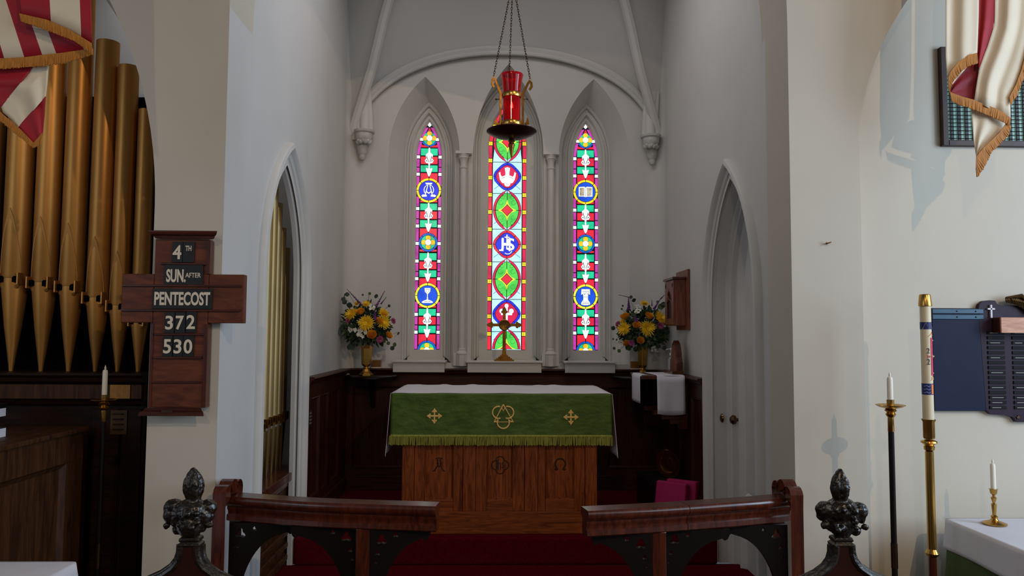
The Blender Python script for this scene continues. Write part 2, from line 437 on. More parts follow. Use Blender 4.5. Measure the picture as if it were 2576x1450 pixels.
for yk, xk in ((5.24, XR + .13),):
    b = MB(); b.lathe([(.012, 0), (.012, -.03), (.03, -.035), (.034, -.055), (.02, -.07), (.001, -.072)], (XR + .165, yk, zk), 14, 'X'); b.build('door_knob', brassd, t, smooth=True)
    b = MB(); b.lathe([(.012, .0), (.03, .008), (.034, .02), (.001, .035)], (XR + .05, 5.345, zk), 12, 'X'); 
    b.build('latch', brassd, t, smooth=True)
b = MB(); b.add([(XR + .10, 4.55, .55), (XR + .10, 5.1, .55), (XR + .165, 5.1, .62), (XR + .165, 4.55, .62)], [(0, 1, 2, 3)]); b.box(XR + .1, XR + .165, 4.55, 5.1, .50, .55)
b.build('bottom_rail_moulding', paintw, t)

# wall facing the nave: piers and side arches
ax_l = PY(390, 500, YC).x; wl = 1.1; cl = ax_l - wl; spl = PY(390, 520, YC).z
Rl = 2.22; hl = sqrt(Rl * Rl - (Rl - wl) ** 2)
b = MB(); wall_with(b, -6, -1.34, 0, TOP, [(cl, arch_pts(wl, spl, hl, 0, n=24))], ident, YC, 24)
S('wall_front_left', b, cream)
b = MB(); loft_outlines(b, [(off(arch_pts(wl, spl, hl, 0, n=24), cl), YC), (off(arch_pts(wl, spl, hl, 0, n=24), cl), YC + .28)], ident)
# second, narrower order behind
loft_outlines(b, [(off(arch_pts(wl, spl, hl, 0, n=24), cl), YC + .28), (off(arch_pts(wl - .01, spl, hl - .16, 0, n=24), cl - .03), YC + .28), (off(arch_pts(wl - .01, spl, hl - .16, 0, n=24), cl - .03), YC + .36)], ident)
S('trim_organ_arch', b, cream)
ax_r = PY(2157, 430, YC).x; wr = 1.15; cr_ = ax_r + wr; spr = PY(2157, 420, YC).z
Rr_ = 1.5; hr = sqrt(Rr_ ** 2 - (Rr_ - wr) ** 2)
b = MB(); wall_with(b, 1.50, 6, 0, TOP, [(cr_, arch_pts(wr, spr, hr, 0, n=24))], ident, YC, 24)
S('wall_front_right', b, cream)
YW = YC + .16
b = MB(); loft_outlines(b, [(off(arch_pts(wr, spr, hr, 0, n=24), cr_), YC), (off(arch_pts(wr, spr, hr, 0, n=24), cr_), YW)], ident)
S('trim_niche_arch', b, cream)
b = MB(); b.box(ax_r - .3, 6, YW, YW + .1, 0, TOP); S('wall_niche', b, cream)

# chancel arch over the opening
ca_c = (1.50 - 1.34) / 2; ca_w = (1.50 + 1.34) / 2
ca = arch_pts(ca_w, PY(1998, 40, YC).z, 2.3, 0, n=20)
b = MB(); 
q = off(ca, ca_c)[1:-1]
for a, c in zip(q[:-1], q[1:]):
    b.add([ident(a[0], a[1], YC), ident(c[0], c[1], YC), ident(c[0], TOP + .3, YC), ident(a[0], TOP + .3, YC)], [(0, 1, 2, 3)])
    b.add([ident(a[0], a[1], YC), ident(c[0], c[1], YC), ident(c[0], c[1], YC + .36), ident(a[0], a[1], YC + .36)], [(0, 1, 2, 3)])
    b.add([ident(a[0], a[1], YC + .36), ident(c[0], c[1], YC + .36), ident(c[0], TOP + .3, YC + .36), ident(a[0], TOP + .3, YC + .36)], [(0, 1, 2, 3)])
S('wall_chancel_arch', b, cream)

# vault: one ribbed bay
XM = (XL + XR) / 2; HX = (XR - XL) / 2; YM = (4.03 + YB) / 2; HY = (YB - 4.03) / 2
zsp = PY(915, 332, YB - .1).z
PR = [(0, 0), (.05, .20), (.10, .40), (.153, .59), (.214, .96), (.303, 1.32), (.45, 1.72), (.65, 2.1), (.85, 2.3), (1, 2.36)]
def zr(t):
    for (a, za), (c, zc) in zip(PR[:-1], PR[1:]):
        if t <= c: 
            f_ = (t - a) / (c - a); return zsp + za + (zc - za) * f_
    return zsp + PR[-1][1]
_PR = [zr(i / 60) for i in range(61)]
for _k in range(3): _PR = [_PR[0]] + [(_PR[i - 1] + 2 * _PR[i] + _PR[i + 1]) / 4 for i in range(1, 60)] + [_PR[60]]
def zrs(t):
    x = min(max(t, 0), 1) * 60; i = min(int(x), 59); return _PR[i] + (_PR[i + 1] - _PR[i]) * (x - i)
zwall = PY(1290, 122, YB).z - zsp
b = MB()
def cell_back(sg):
    def fn(u, t):
        xx = -1 + 2 * u; hx = HX * (1 - t); rise = zwall * (1 - t)
        return (XM + xx * hx, (YM + sg * HY * (1 - t)), zrs(t) + rise * sqrt(max(0, 1 - abs(xx) ** 2.1)))
    return fn
def cell_side(sg, rise0=2.5):
    def fn(u, t):
        yy = -1 + 2 * u; hy = HY * (1 - t); rise = rise0 * (1 - t)
        return (XM + sg * HX * (1 - t), YM + yy * hy, zrs(t) + rise * sqrt(max(0, 1 - abs(yy) ** 2)))
    return fn
b.grid(cell_back(1), 30, 30); b.grid(cell_back(-1), 20, 20); b.grid(cell_side(1), 20, 30); b.grid(cell_side(-1), 20, 30)
S('ceiling', b, plaster, smooth=2, keep=True)
b = MB(); b.box(XL - .5, XR + .5, YC, YB + .5, TOP + .3, TOP + .4); S('ceiling_above_vault', b, plaster)
# ribs
def rib(name, pts, r=.04):
    b = MB(); b.tube(pts, r, 8); b.tube([Vector(p) + Vector((0, -.03 if len(pts) > 30 else 0, -.035)) for p in pts], r * .55, 8)
    S(name, b, plaster, smooth=True)
for sx in (-1, 1):
    for sy in (1, -1):
        pts = [(XM + sx * HX * (1 - t) - sx * .03, YM + sy * HY * (1 - t) - sy * .03, zrs(t) - .01) for t in [(0 if sy > 0 else .2) + i / 28 * (1 if sy > 0 else .8) for i in range(29)]]
        rib('trim_vault_rib', pts, .045)
pts = []
for i in range(41):
    xx = -cos(pi * i / 40); pts.append((XM + xx * (HX - .04), YB - .03, zsp + zwall * sqrt(max(0, 1 - abs(xx) ** 2.1)) - .02))
b = MB(); b.tube(pts, .035, 8); b.tube([(p[0] * .985 + .002, p[1] - .02, p[2] - .045) for p in pts], .022, 8)
S('trim_wall_rib', b, plaster, smooth=True)
# corner rolls above the corbels and the corbels themselves
for sx, cpx in ((-1, 915), (1, 1638)):
    cx_ = PY(cpx, 345, YB - .12).x; cy_ = YB - .10; z1 = PY(cpx, 328 if sx < 0 else 340, YB - .12).z
    t = thing('trim_corbel', None, None, (cx_, cy_, z1), kind='structure')
    b = MB(); b.lathe([(.001, z1 - .27), (.02, z1 - .265), (.03, z1 - .24), (.026, z1 - .22), (.04, z1 - .2), (.046, z1 - .17), (.05, z1 - .12), (.04, z1 - .105)], (cx_ - sx * -.02, cy_ + .04, 0), 12)
    for k in range(9):
        a = pi + pi * k / 8
        b.sphere((cx_ + .055 * cos(a), cy_ + .05 * sin(a), z1 - .10 - .012 * (k % 2)), .022, n=8, m=5)
    b.build('carved_leaves', stonew, t, smooth=True)
    b = MB(); b.lathe([(.045, z1 - .12), (.07, z1 - .09), (.08, z1 - .05), (.078, z1 - .03), (.095, z1 - .02), (.098, z1), (.001, z1 + .002)], (cx_, cy_, 0), 20)
    b.build('cap', stonew, t, smooth=True)
    b = MB()
    for dx, rr in ((0, .05), (.055 * sx, .028), (-.055 * sx, .026)):
        b.tube([(cx_ + dx, cy_ + .02 + abs(dx) * .3, z1 - .01), (cx_ + dx * .9 + sx * .0, cy_ + .03, zsp + .15), (cx_ + dx * .8 + sx * .02, cy_ + .02, zsp + .42)], rr, 10)
    b.build('shafts', plaster, t, smooth=True)
# rounded corner fillet left and right of the east wall
for sx, X in ((1, XL), (-1, XR)):
    b = MB(); n = 8; rr = .16
    ring = lambda z: [(X + sx * rr * (1 - sin(pi / 2 * k / n)), YB - rr * (1 - cos(pi / 2 * k / n)), z) for k in range(n + 1)]
    b.loft([ring(1.30), ring(TOP)], closed=False, cap=False); S('trim_corner_curve', b, plaster, smooth=2)

# chambers behind
b = MB(); b.box(-4.2, -4.1, YC + .37, 5.8, 0, TOP); S('wall_organ_chamber_left', b, plaster)
b = MB(); b.box(-4.1, XL - .02, 5.66, 5.76, 0, TOP - .1); S('wall_organ_chamber_back', b, plaster)
b = MB(); b.box(-4.2, XL - .02, YC + .01, 5.8, TOP - .1, TOP); S('ceiling_organ_chamber', b, plaster)

# ---------------- panelling
ZR = PY(1275, 928, YB).z - .0
def panelling(name, P0, P1, z0, z1, nrm, edges, capw=.05, drop=.0):
    """edges: list of (a,b) panel spans along the run (metres)"""
    P0 = Vector(P0); P1 = Vector(P1); L = (P1 - P0).length; d = (P1 - P0).normalized(); nrm = Vector(nrm)
    M = Matrix((( d.x, nrm.x, 0, P0.x), (d.y, nrm.y, 0, P0.y), (0, 0, 1, 0), (0, 0, 0, 1)))
    t = thing(name, None, None, P0, kind='structure')
    def bx(nm, m, x0, x1, y0, y1, za, zb, bev=.003):
        q = MB(); q.xf = M; q.box(x0, x1, y0, y1, za, zb); return q.build(nm, m, t, bevel=bev)
    zt = z1 - .16; zb = z0 + .20
    bx('back_board', darkp, 0, L, 0, .012, z0, z1 - .02)
    bx('top_rail', darkx, 0, L, .012, .032, zt, z1 - .03)
    bx('bottom_rail', darkx, 0, L, .012, .032, z0, zb)
    bx('skirting', darkx, 0, L, .032, .05, z0, z0 + .13)
    q = MB(); q.xf = M
    prof = [(0, z1), (.075, z1), (.08, z1 - .012), (.07, z1 - .022), (.055, z1 - .03), (.05, z1 - .045), (.036, z1 - .055), (.034, z1 - .07), (0, z1 - .07)]
    q.loft([[(0, y, z) for y, z in prof], [(L, y, z) for y, z in prof]]); q.build('cap_rail', darkx, t, smooth=True)
    cur = 0
    for a, c in list(edges) + [(L, L)]:
        if a - cur > .005: bx('stile', darkp, cur, a, .012, .032, zb, zt)
        cur = c
        if c > a:
            q = MB(); q.xf = M; m_ = .022; 
            o = [(a, zb), (c, zb), (c, zt), (a, zt)]; i1 = [(a + m_, zb + m_), (c - m_, zb + m_), (c - m_, zt - m_), (a + m_, zt - m_)]
            q.loft([[(u, .034, z) for u, z in o], [(u, .038, z) for u, z in [(a + .006, zb + .006), (c - .006, zb + .006), (c - .006, zt - .006), (a + .006, zt - .006)]], [(u, .018, z) for u, z in i1]], True, False)
            q.add([(u, .018, z) for u, z in i1], [(0, 1, 2, 3)])
            q.build('panel', darkp, t)
    return t
L_ = XR - XL
def ex(px): return PY(px, 970, YB).x - XL
ed = [(.08, ex(870)), (ex(890), ex(1020)), (ex(1055), ex(1140)), (ex(1172), ex(1257)), (ex(1291), ex(1376)), (ex(1407), ex(1492)), (ex(1527), ex(1665)), ]
panelling('trim_panelling_back', (XL, YB, 0), (XR, YB, 0), ZP, ZR, (0, -1, 0), [e for e in ed if e[1] > e[0] + .03])
panelling('trim_panelling_left', (XL, 5.44, 0), (XL, YB - .04, 0), ZP, ZR, (1, 0, 0), [(.10, .36), (.46, .66), (.76, 1.1)])
panelling('trim_panelling_right', (XR, YB - .04, 0), (XR, 5.46, 0), ZP, ZR, (-1, 0, 0), [(.1, .55), (.68, .96), (1.06, 1.32)])

pv = PX(774, 1020, XL + .04); tl_ = bpy.data.objects['trim_panelling_left']
o_ = boxo('vent_plate', mat('vent_metal', rgb(60, 50, 46), .5, .5), tl_, XL + .032, XL + .04, 5.46, 5.53, 1.02, 1.13, bevel=.001)
for k in range(4): boxo('slot', mat('vent_slot', rgb(120, 112, 104), .5), o_, XL + .04, XL + .042, 5.468, 5.522, 1.035 + k * .024, 1.043 + k * .024, bevel=0)
# ---------------- stained glass
GL = {}
def glass(key, c, c2=None, strength=1.3, ns=260):
    if key in GL: return GL[key]
    col = rgb(*c); col2 = rgb(*(c2 or tuple(max(0, int(x * .78)) for x in c)))
    m, t, bs = nt('glass_' + key); N = t.nodes; L = t.links
    tc = N.new('ShaderNodeTexCoord'); n = N.new('ShaderNodeTexNoise'); n.inputs['Scale'].default_value = ns; n.inputs['Detail'].default_value = 3
    L.new(tc.outputs['Object'], n.inputs['Vector'])
    n2 = N.new('ShaderNodeTexNoise'); n2.inputs['Scale'].default_value = 9; L.new(tc.outputs['Object'], n2.inputs['Vector'])
    ad = N.new('ShaderNodeMath'); ad.operation = 'ADD'; L.new(n.outputs[0], ad.inputs[0]); L.new(n2.outputs[0], ad.inputs[1])
    cr = N.new('ShaderNodeValToRGB'); cr.color_ramp.elements[0].position = .78; cr.color_ramp.elements[1].position = 1.1 if False else 1.0
    cr.color_ramp.elements[0].color = col2; cr.color_ramp.elements[1].color = col
    L.new(ad.outputs[0], cr.inputs[0])
    bs.inputs['Base Color'].default_value = (.02, .02, .02, 1); bs.inputs['Roughness'].default_value = .25
    L.new(cr.outputs[0], bs.inputs['Emission Color']); bs.inputs['Emission Strength'].default_value = strength
    GL[key] = m; return m
g_pur = glass('purple', (196, 60, 170), (150, 30, 130)); g_wh = glass('white', (240, 250, 252), (205, 230, 232), 1.6)
g_red = glass('red', (232, 40, 62), (200, 26, 66)); g_crim = glass('crimson', (214, 24, 78), (170, 18, 60))
g_grn = glass('teal', (30, 206, 150), (14, 150, 106), ns=420); g_green = glass('green', (84, 214, 84), (52, 176, 62), ns=300)
g_blue = glass('blue', (26, 84, 220), (16, 60, 190)); g_dblue = glass('deep_blue', (28, 50, 226), (18, 30, 180))
g_yel = glass('yellow', (250, 224, 40), (226, 186, 20)); g_lem = glass('lemon', (236, 236, 70), (206, 200, 40)); g_gold = glass('gold', (250, 206, 40), (210, 150, 16), ns=380)
g_pale = glass('pale_blue', (186, 236, 250), (140, 210, 236), 1.45, ns=200); g_lb = glass('ring_blue', (20, 96, 206), (14, 70, 170))
g_ink = mat('glass_paint', (.05, .08, .12, 1), .6)
class Glaze:
    def __init__(s, i):
        s.t, s.gw, s.gs, s.gh, s.top = wins[i]; s.cx = GC[i]; s.i = i; s.lead = MB(); s.v0 = 258 if i == 1 else 307
        s.kz = (s.top - zg0) / (880 - s.v0)
    def w(s, u, v, lay): return (s.cx + u * PXM, YG - .002 - lay * .0022, zg0 + (880 - v) * s.kz)
    def piece(s, poly, m, lay=0, lw=1.1, name='pane', par=None, round_=0):
        n = len(poly); A = sum(poly[i][0] * poly[(i + 1) % n][1] - poly[(i + 1) % n][0] * poly[i][1] for i in range(n))
        sg = 1 if A > 0 else -1; ins = []
        for i in range(n):
            p0, p1, p2 = Vector(poly[i - 1]), Vector(poly[i]), Vector(poly[(i + 1) % n])
            e1 = (p1 - p0); e2 = (p2 - p1)
            if e1.length < 1e-6 or e2.length < 1e-6: ins.append(tuple(p1)); continue
            n1 = Vector((-e1.y, e1.x)).normalized() * sg; n2 = Vector((-e2.y, e2.x)).normalized() * sg
            nn = n1 + n2; k = nn.length
            nn = nn.normalized() * (lw / max(.45, cos(n1.angle(n2, 0) / 2))) if k > 1e-6 else n1 * lw
            ins.append(tuple(p1 + nn))
        if name != 'none':
            q = MB(); a = [s.w(u, v, lay + .3) for u, v in ins]; c = [s.w(u, v, lay + .9) for u, v in ins]
            q.loft([a, c]); o = q.build(name, m, par or s.t)
        if lay > 0:
            s.lead.loft([[s.w(u, v, lay - .4) for u, v in poly], [s.w(u, v, lay + .45) for u, v in poly]])
    def circ(s, u, v, r, n=20, a0=0, a1=2 * pi, f=None):
        k = n if abs(a1 - a0 - 2 * pi) < 1e-6 else n + 1
        return [(u + (r * (f(a0 + (a1 - a0) * i / n) if f else 1)) * cos(a0 + (a1 - a0) * i / n), v + (r * (f(a0 + (a1 - a0) * i / n) if f else 1)) * sin(a0 + (a1 - a0) * i / n)) for i in range(k)]
    def ring(s, u, v, r0, r1, nseg, m, lay, a0=0, a1=2 * pi, clip=None, f=None):
        for k in range(nseg):
            b0 = a0 + (a1 - a0) * k / nseg; b1 = a0 + (a1 - a0) * (k + 1) / nseg
            s.piece(s.circ(u, v, r1, 5, b0, b1, f) + s.circ(u, v, r0, 5, b0, b1, f)[::-1], m[k % len(m)] if isinstance(m, list) else m, lay, .7)
    def white(s, polys, lay, m=None):
        for p in polys: s.piece(p, m or g_wh, lay, .0 if lay > 3 else .5)
def lvl(pts, u, v, k=1): return [(u + a * k, v + c * k) for a, c in pts]
def side_window(i, vt, med):
    g = Glaze(i); W = 32
    Rr = (32 ** 2 + 93 ** 2) / 64.
    def hw(v): return W if v >= 400 else max(0, W - (Rr - sqrt(max(0, Rr * Rr - (400 - v) ** 2))))
    vs_ = [307 + 93 * (k / 12) ** 1.4 for k in range(13)] + [880]
    out = [(hw(v), v) for v in vs_] + [(-hw(v), v) for v in vs_[::-1][:-1]]
    out = [(u * 1.01, v) for u, v in out]
    g.lead.loft([[g.w(u, v, -1) for u, v in out], [g.w(u, v, .25) for u, v in out]])
    sq = [352, 397, 441, 484, 528, 572, 616, 660, 704, 748, 793, 837, 884]
    g.piece([(0, 308), (5, 316), (0, 321), (-5, 316)], g_wh, .6, .3)
    for s_ in (-1, 1):
        prev = 321
        for v in sq:
            a, c = prev + (0 if prev == 321 else 4.5), min(v - 4.5, 880)
            spans = [(a, (a + c) / 2 + 4), ((a + c) / 2 + 4, c)] if v in (441, 572, 704, 837) else [(a, c)]
            if v in (484, 748): spans = [(a, c - 8)]
            if prev in (484, 748): spans = [(a + 8, c)]
            for x, y in spans:
                nn = 4 if y <= 400 else 1
                o = [(s_ * hw(x + (y - x) * k / nn), x + (y - x) * k / nn) for k in range(nn + 1)]
                inn = [(s_ * max(hw(x + (y - x) * k / nn) - 9, .8), x + (y - x) * k / nn) for k in range(nn, -1, -1)]
                g.piece(o + inn, g_pur, 0, 1.2)
            if v not in (484, 748, 884):
                u = s_ * (hw(v) - 4.5); g.piece([(u - 4, v - 4), (u + 4, v - 4), (u + 4.3, v + 4), (u - 4.3, v + 4)], g_wh, .6, .3)
            prev = v
    # little red triangle and blue pieces at the point
    g.piece([(0, 321), (5, 331), (-5, 331)], g_red, 0, .6)
    g.piece([(0, 331), (7, 331), (10, 338), (0, 335)], g_blue, 0, .6); g.piece([(0, 331), (-7, 331), (-10, 338), (0, 335)], g_blue, 0, .6)
    def rosette(c, half=None):
        r1, r0 = 24, 18.5
        if half == 'top':
            g.ring(0, c, 17, 22, 2, g_lb, 1, R(25), R(155))
            for s_ in (-1, 1): g.piece([(s_ * 4, c + 22), (s_ * 21, c + 15), (s_ * 22, c + 24), (s_ * 4, c + 24)], g_red, 0, .8)
            g.piece(g.circ(0, c + 1, 16.5, 20), g_grn, .9, .3)
            pet = [(0, -11.5), (0, 11.5), (-10.5, 0), (10.5, 0)]
        elif half == 'bot':
            g.ring(0, c + 2, r0, r1, 2, g_lb, 1, pi, 2 * pi); g.piece(g.circ(0, c + 2, r0, 12, pi, 2 * pi), g_grn, .9, .3)
            g.piece(g.circ(0, c - 9, 7, 12), g_gold, 1.6, .5)
            for s_ in (-1, 1): g.piece(g.circ(s_ * 11, c + 2, 7, 8, pi, 2 * pi), g_gold, 1.6, .5)
            g.piece(g.circ(0, c + 2, 7.5, 8, pi, 2 * pi), g_wh, 2.4, .5); return
        else:
            g.ring(0, c, r0, r1, 4, g_lb, 1, R(45), R(405))
            for k in range(4): g.piece([(0, c)] + g.circ(0, c, r0, 6, R(90 * k), R(90 * k + 90)), g_grn, .9, .4)
            pet = [(0, -11), (0, 11), (-11, 0), (11, 0)]
        for a, c2 in pet: g.piece(g.circ(a, c + c2, 7, 12), g_gold, 1.6, .5)
        g.piece(g.circ(0, c, 8, 14), g_wh, 2.4, .6)
    def rows(c0, kind):
        o = [(24, 31), (32, 51), (52, 73), (74, 94), (95, 113)] if kind else [(17, 24), (25, 45), (46, 67), (68, 87), (88, 109)]
        if not kind and c0 > 500: o = [(17, 24)] + [(a + 1, b_ + 1) for a, b_ in o[1:]]
        o[-1] = (o[-1][0], o[-1][1] + 10)
        for k, (a, c) in enumerate(o):
            for s_ in (-1, 1): g.piece([(0, c0 + a), (s_ * 22.5, c0 + a), (s_ * 22.5, c0 + c), (0, c0 + c)], (g_red, g_grn, g_red, g_grn, g_red)[k], 0, 1.2)
        y = c0 + o[1][0]
        flame = [(-2, 0), (2, 0), (3, 12), (10, 18), (9, 24), (7, 26), (12, 33), (8, 40), (3, 40), (2.6, 44), (-2.6, 44), (-3, 40), (-8, 40), (-12, 33), (-7, 26), (-9, 24), (-10, 18), (-3, 12)]
        g.white([lvl(flame, 0, y - 1)], 1)
        for s_ in (-1, 1):
            for q in ([(1, 36), (6, 20), (7.5, 21), (2, 37)], [(5, 33), (8.5, 31), (9, 33), (5, 35)]):
                g.piece([(s_ * a, y + b_) for a, b_ in q], g_ink, 1.5, 0)
        tul = [(-2, 43), (2, 43), (2.4, 53), (9.5, 51), (7, 60), (3, 71), (0, 75), (-3, 71), (-7, 60), (-9.5, 51), (-2.4, 53)]
        g.white([lvl(tul, 0, y - 1)], 1)
    rows(349, 0); rows(482, 1); rows(613, 0); rows(746, 1)
    rosette(349, 'top'); rosette(613); rosette(879, 'bot')
    for j, c in enumerate((482, 746)):
        g.ring(0, c, 25, 31.5, 8, g_lem if j else g_yel, 2, R(22.5 * 0), R(360))
        g.piece(g.circ(0, c, 25.2, 28), g_dblue if j == 0 and i == 0 else g_blue, 2, .6)
        med[j](g, c)
    g.lead.build('leading', lead, g.t)
def m_alpha(g, c):
    n = 12
    for s_ in (-1, 1):
        arcp = [(s_ * (13.5 * cos(a)), c - 1 + 14 * sin(a)) for a in [R(-85 + 125 * k / n) for k in range(n + 1)]]
        arci = [(s_ * (10.5 * cos(a)), c - 1 + 12 * sin(a)) for a in [R(-85 + 125 * k / n) for k in range(n + 1)]][::-1]
        g.white([arcp + arci, [(s_ * 4, c + 16), (s_ * 5, c + 11), (s_ * 15, c + 10), (s_ * 19, c + 13), (s_ * 17, c + 17)],
                 [(s_ * 1, c - 13), (s_ * 4, c - 13), (s_ * 11, c + 13), (s_ * 7.5, c + 13)]], 3)
    g.white([[(-9, c - 19), (9, c - 19), (7, c - 15), (-7, c - 15)], [(-7, c + 1), (0, c + 6), (7, c + 1), (7, c + 3.5), (0, c + 9), (-7, c + 3.5)]], 3.6)
def m_chalice(g, c):
    g.white([[(-8, c - 19), (8, c - 19), (7, c - 9), (3, c - 5), (1.5, c - 3), (1.5, c + 4), (2.5, c + 6), (1.5, c + 8), (2.5, c + 10), (9, c + 12), (15, c + 16), (13, c + 19), (-13, c + 19), (-15, c + 16), (-9, c + 12), (-2.5, c + 10), (-1.5, c + 8), (-2.5, c + 6), (-1.5, c + 4), (-1.5, c - 3), (-3, c - 5), (-7, c - 9)]], 3)
    for q in ([(-6, -16), (6, -16), (6, -15), (-6, -15)], [(-8, 15), (9, 15), (9, 15.8), (-8, 15.8)], [(-4, -14), (-3, -14), (-3, -8), (-4, -8)], [(3, -14), (4, -14), (4, -8), (3, -8)]): g.piece(lvl(q, 0, c), g_ink, 3.6, 0)
def m_book(g, c):
    g.white([[(-18, c - 13), (-3, c - 14), (0, c - 12), (0, c + 14), (-4, c + 12), (-18, c + 12)], [(18, c - 13), (3, c - 14), (0, c - 12), (0, c + 14), (4, c + 12), (18, c + 12)]], 3)
    for s_ in (-1, 1):
        g.piece([(s_ * 3, c - 11), (s_ * 15, c - 10), (s_ * 15, c + 9), (s_ * 4, c + 10)], glass('sepia', (206, 196, 170), (120, 90, 60), 1.1, 120), 3.7, .3)
def m_font(g, c):
    g.white([[(-11, c - 19), (11, c - 19), (11, c - 15), (12, c - 4), (7, c - 6), (6, c + 4), (7, c + 9), (11, c + 14), (12, c + 20), (4, c + 22), (-4, c + 22), (-12, c + 20), (-11, c + 14), (-7, c + 9), (-6, c + 4), (-7, c - 6), (-12, c - 4), (-11, c - 15)]], 3)
    for q in ([(-9, -14), (9, -14), (9, -13), (-9, -13)], [(-6, -12), (-5, -12), (-2, -4), (-3, -4)], [(-3, -4), (-2, -4), (1, -12), (0, -12)], [(2, -12), (3, -12), (6, -4), (5, -4)], [(6, -4), (7, -4), (9, -12), (8, -12)], [(-5, 0), (5, 0), (5, 1), (-5, 1)], [(-8, 13), (8, 13), (8, 14), (-8, 14)], [(-9, 17), (9, 17), (9, 18), (-9, 18)]): g.piece(lvl(q, 0, c), g_ink, 3.6, 0)
side_window(0, 307, (m_alpha, m_chalice)); side_window(2, 307, (m_book, m_font))

def centre_window():
    g = Glaze(1); W = 48.5; Rr = (W * W + 123 ** 2) / (2 * W)
    def hw(v): return W if v >= 381 else max(0, W - (Rr - sqrt(max(0, Rr * Rr - (381 - v) ** 2))))
    vs_ = [258 + 123 * (k / 14) ** 1.4 for k in range(15)] + [880]
    out = [(hw(v) * 1.01, v) for v in vs_] + [(-hw(v) * 1.01, v) for v in vs_[::-1][:-1]]
    g.lead.loft([[g.w(u, v, -1) for u, v in out], [g.w(u, v, .25) for u, v in out]])
    sq = [277 + 43.35 * k for k in range(14)]
    g.piece([(0, 260), (6, 270), (0, 277), (-6, 270)], g_yel, .6, .3)
    for s_ in (-1, 1):
        prev = 271
        for v in sq[1:] + [885]:
            a, c = prev + 5, min(v - 5, 880)
            nn = 5 if a < 381 else 1
            o = [(s_ * hw(a + (c - a) * k / nn), a + (c - a) * k / nn) for k in range(nn + 1)]
            inn = [(s_ * max(hw(a + (c - a) * k / nn) - 10.5, .8), a + (c - a) * k / nn) for k in range(nn, -1, -1)]
            g.piece(o + inn, g_crim if int(v) % 3 else g_red, 0, 1.2)
            if v < 880:
                u = s_ * (hw(v) - 5)
                for du in (-2.4, 2.4):
                    for dv in (-2.4, 2.4): g.piece([(u + du - 2.4, v + dv - 2.4), (u + du + 2.4, v + dv - 2.4), (u + du + 2.4, v + dv + 2.4), (u + du - 2.4, v + dv + 2.4)], g_yel, .5, .25)
            prev = v
    cuts = [325, 411, 490, 580, 662, 755, 835, 880]
    for a, c in zip(cuts[:-1], cuts[1:]):
        for s_ in (-1, 1):
            x0 = max(hw(a) - 11, 1)
            g.piece([(0, a), (s_ * x0, a), (s_ * max(hw(c) - 11, 1), c), (0, c)], g_pale, 0, .8)
            if 400 < a < 870:
                for k in range(3):
                    yy = a + (c - a) * (.25 + .25 * k); g.piece([(s_ * (22 + 4 * (k % 2)), yy), (s_ * 34, yy + 9), (s_ * 33.4, yy + 10), (s_ * (21.4 + 4 * (k % 2)), yy + 1)], g_lb, .5, 0)
    def vesica(c, clip=None):
        Hh, Ww = 52., 36.; Rv = (Hh * Hh + Ww * Ww) / (2 * Ww)
        def vw(y, k=0): return max(0, sqrt(max(0, (Rv - k) ** 2 - y * y)) - (Rv - Ww))
        for sy in (-1, 1):
            if clip == 'top' and sy == 1: continue
            for s_ in (-1, 1):
                ys = [Hh * k / 8 for k in range(9)]
                g.piece([(s_ * vw(y), c + sy * y) for y in ys] + [(s_ * vw(y, 6.5), c + sy * y) for y in ys[::-1] if vw(y, 6.5) > 0 or y < 45], g_crim, 1, .8)
                ys2 = [y for y in [45 * k / 8 for k in range(9)]]
                g.piece([(0, c)] + [(s_ * max(vw(y, 6.5), .5), c + sy * y) for y in ys2] + [(0, c + sy * 45)], g_green, 1.2, .8)
                # vine lines
                for k0, (uu, vv, rr) in enumerate(((13, 17, 6), (9, 30, 4.5))):
                    p = g.circ(s_ * (uu + 3), c + sy * (vv + 2), rr, 10, 0, R(290)); p2 = g.circ(s_ * (uu + 3), c + sy * (vv + 2), rr - .8, 10, 0, R(290))[::-1]
                    g.piece(p + p2, glass('dark_green', (30, 120, 50)), 1.7, 0)
                st = [(0, 27), (4, 15), (12, 6), (24, 0)]; si = [(15, 0), (0, 15)]
                g.piece([(s_ * a, c + sy * b_) for a, b_ in st + si], g_lem, 2.2, .25)
        d = [(0, -14.5), (14.5, 0), (0, 14.5), (-14.5, 0)]
        if clip == 'top': d = [(0, -14.5), (14.5, 0), (-14.5, 0)]
        g.piece(lvl(d, 0, c), g_red, 2.2, .9)
    vesica(360); vesica(532.5); vesica(705); vesica(878, 'top')
    ff = lambda a: .95 + .055 * cos(4 * a)
    for c, mr, mi in ((447.6, g_dblue, g_crim), (618, [g_red, g_red, g_crim], g_dblue), (791, g_dblue, g_crim), (290, g_dblue, g_crim)):
        if c == 290:
            g.piece(g.circ(0, 300, 14, 14), g_dblue, 3, .6); continue
        g.ring(0, c, 28.5, 35.5, 8, mr, 3, 0, 2 * pi, f=ff); g.piece(g.circ(0, c, 28.7, 32, f=ff), mi, 3, .5)
    c = 447
    g.white([[(-7, c - 21), (0, c - 23), (7, c - 21), (5, c - 10), (5, c - 2), (-5, c - 2), (-5, c - 10)]] + [[(s_ * 4, c - 3), (s_ * 14, c + 1), (s_ * 17, c - 4), (s_ * 18, c - 11), (s_ * 22, c - 8), (s_ * 19, c + 8), (s_ * 14, c + 16), (s_ * 10, c + 18), (s_ * 7, c + 15), (0, c + 14), (0, c - 3)] for s_ in (-1, 1)] + [g.circ(0, c + 18, 8, 14)], 4, g_wh)
    for s_ in (-1, 1): g.piece([(s_ * 6, c + 2), (s_ * 15, c + 5), (s_ * 15, c + 6), (s_ * 6, c + 3)], g_ink, 5, 0)
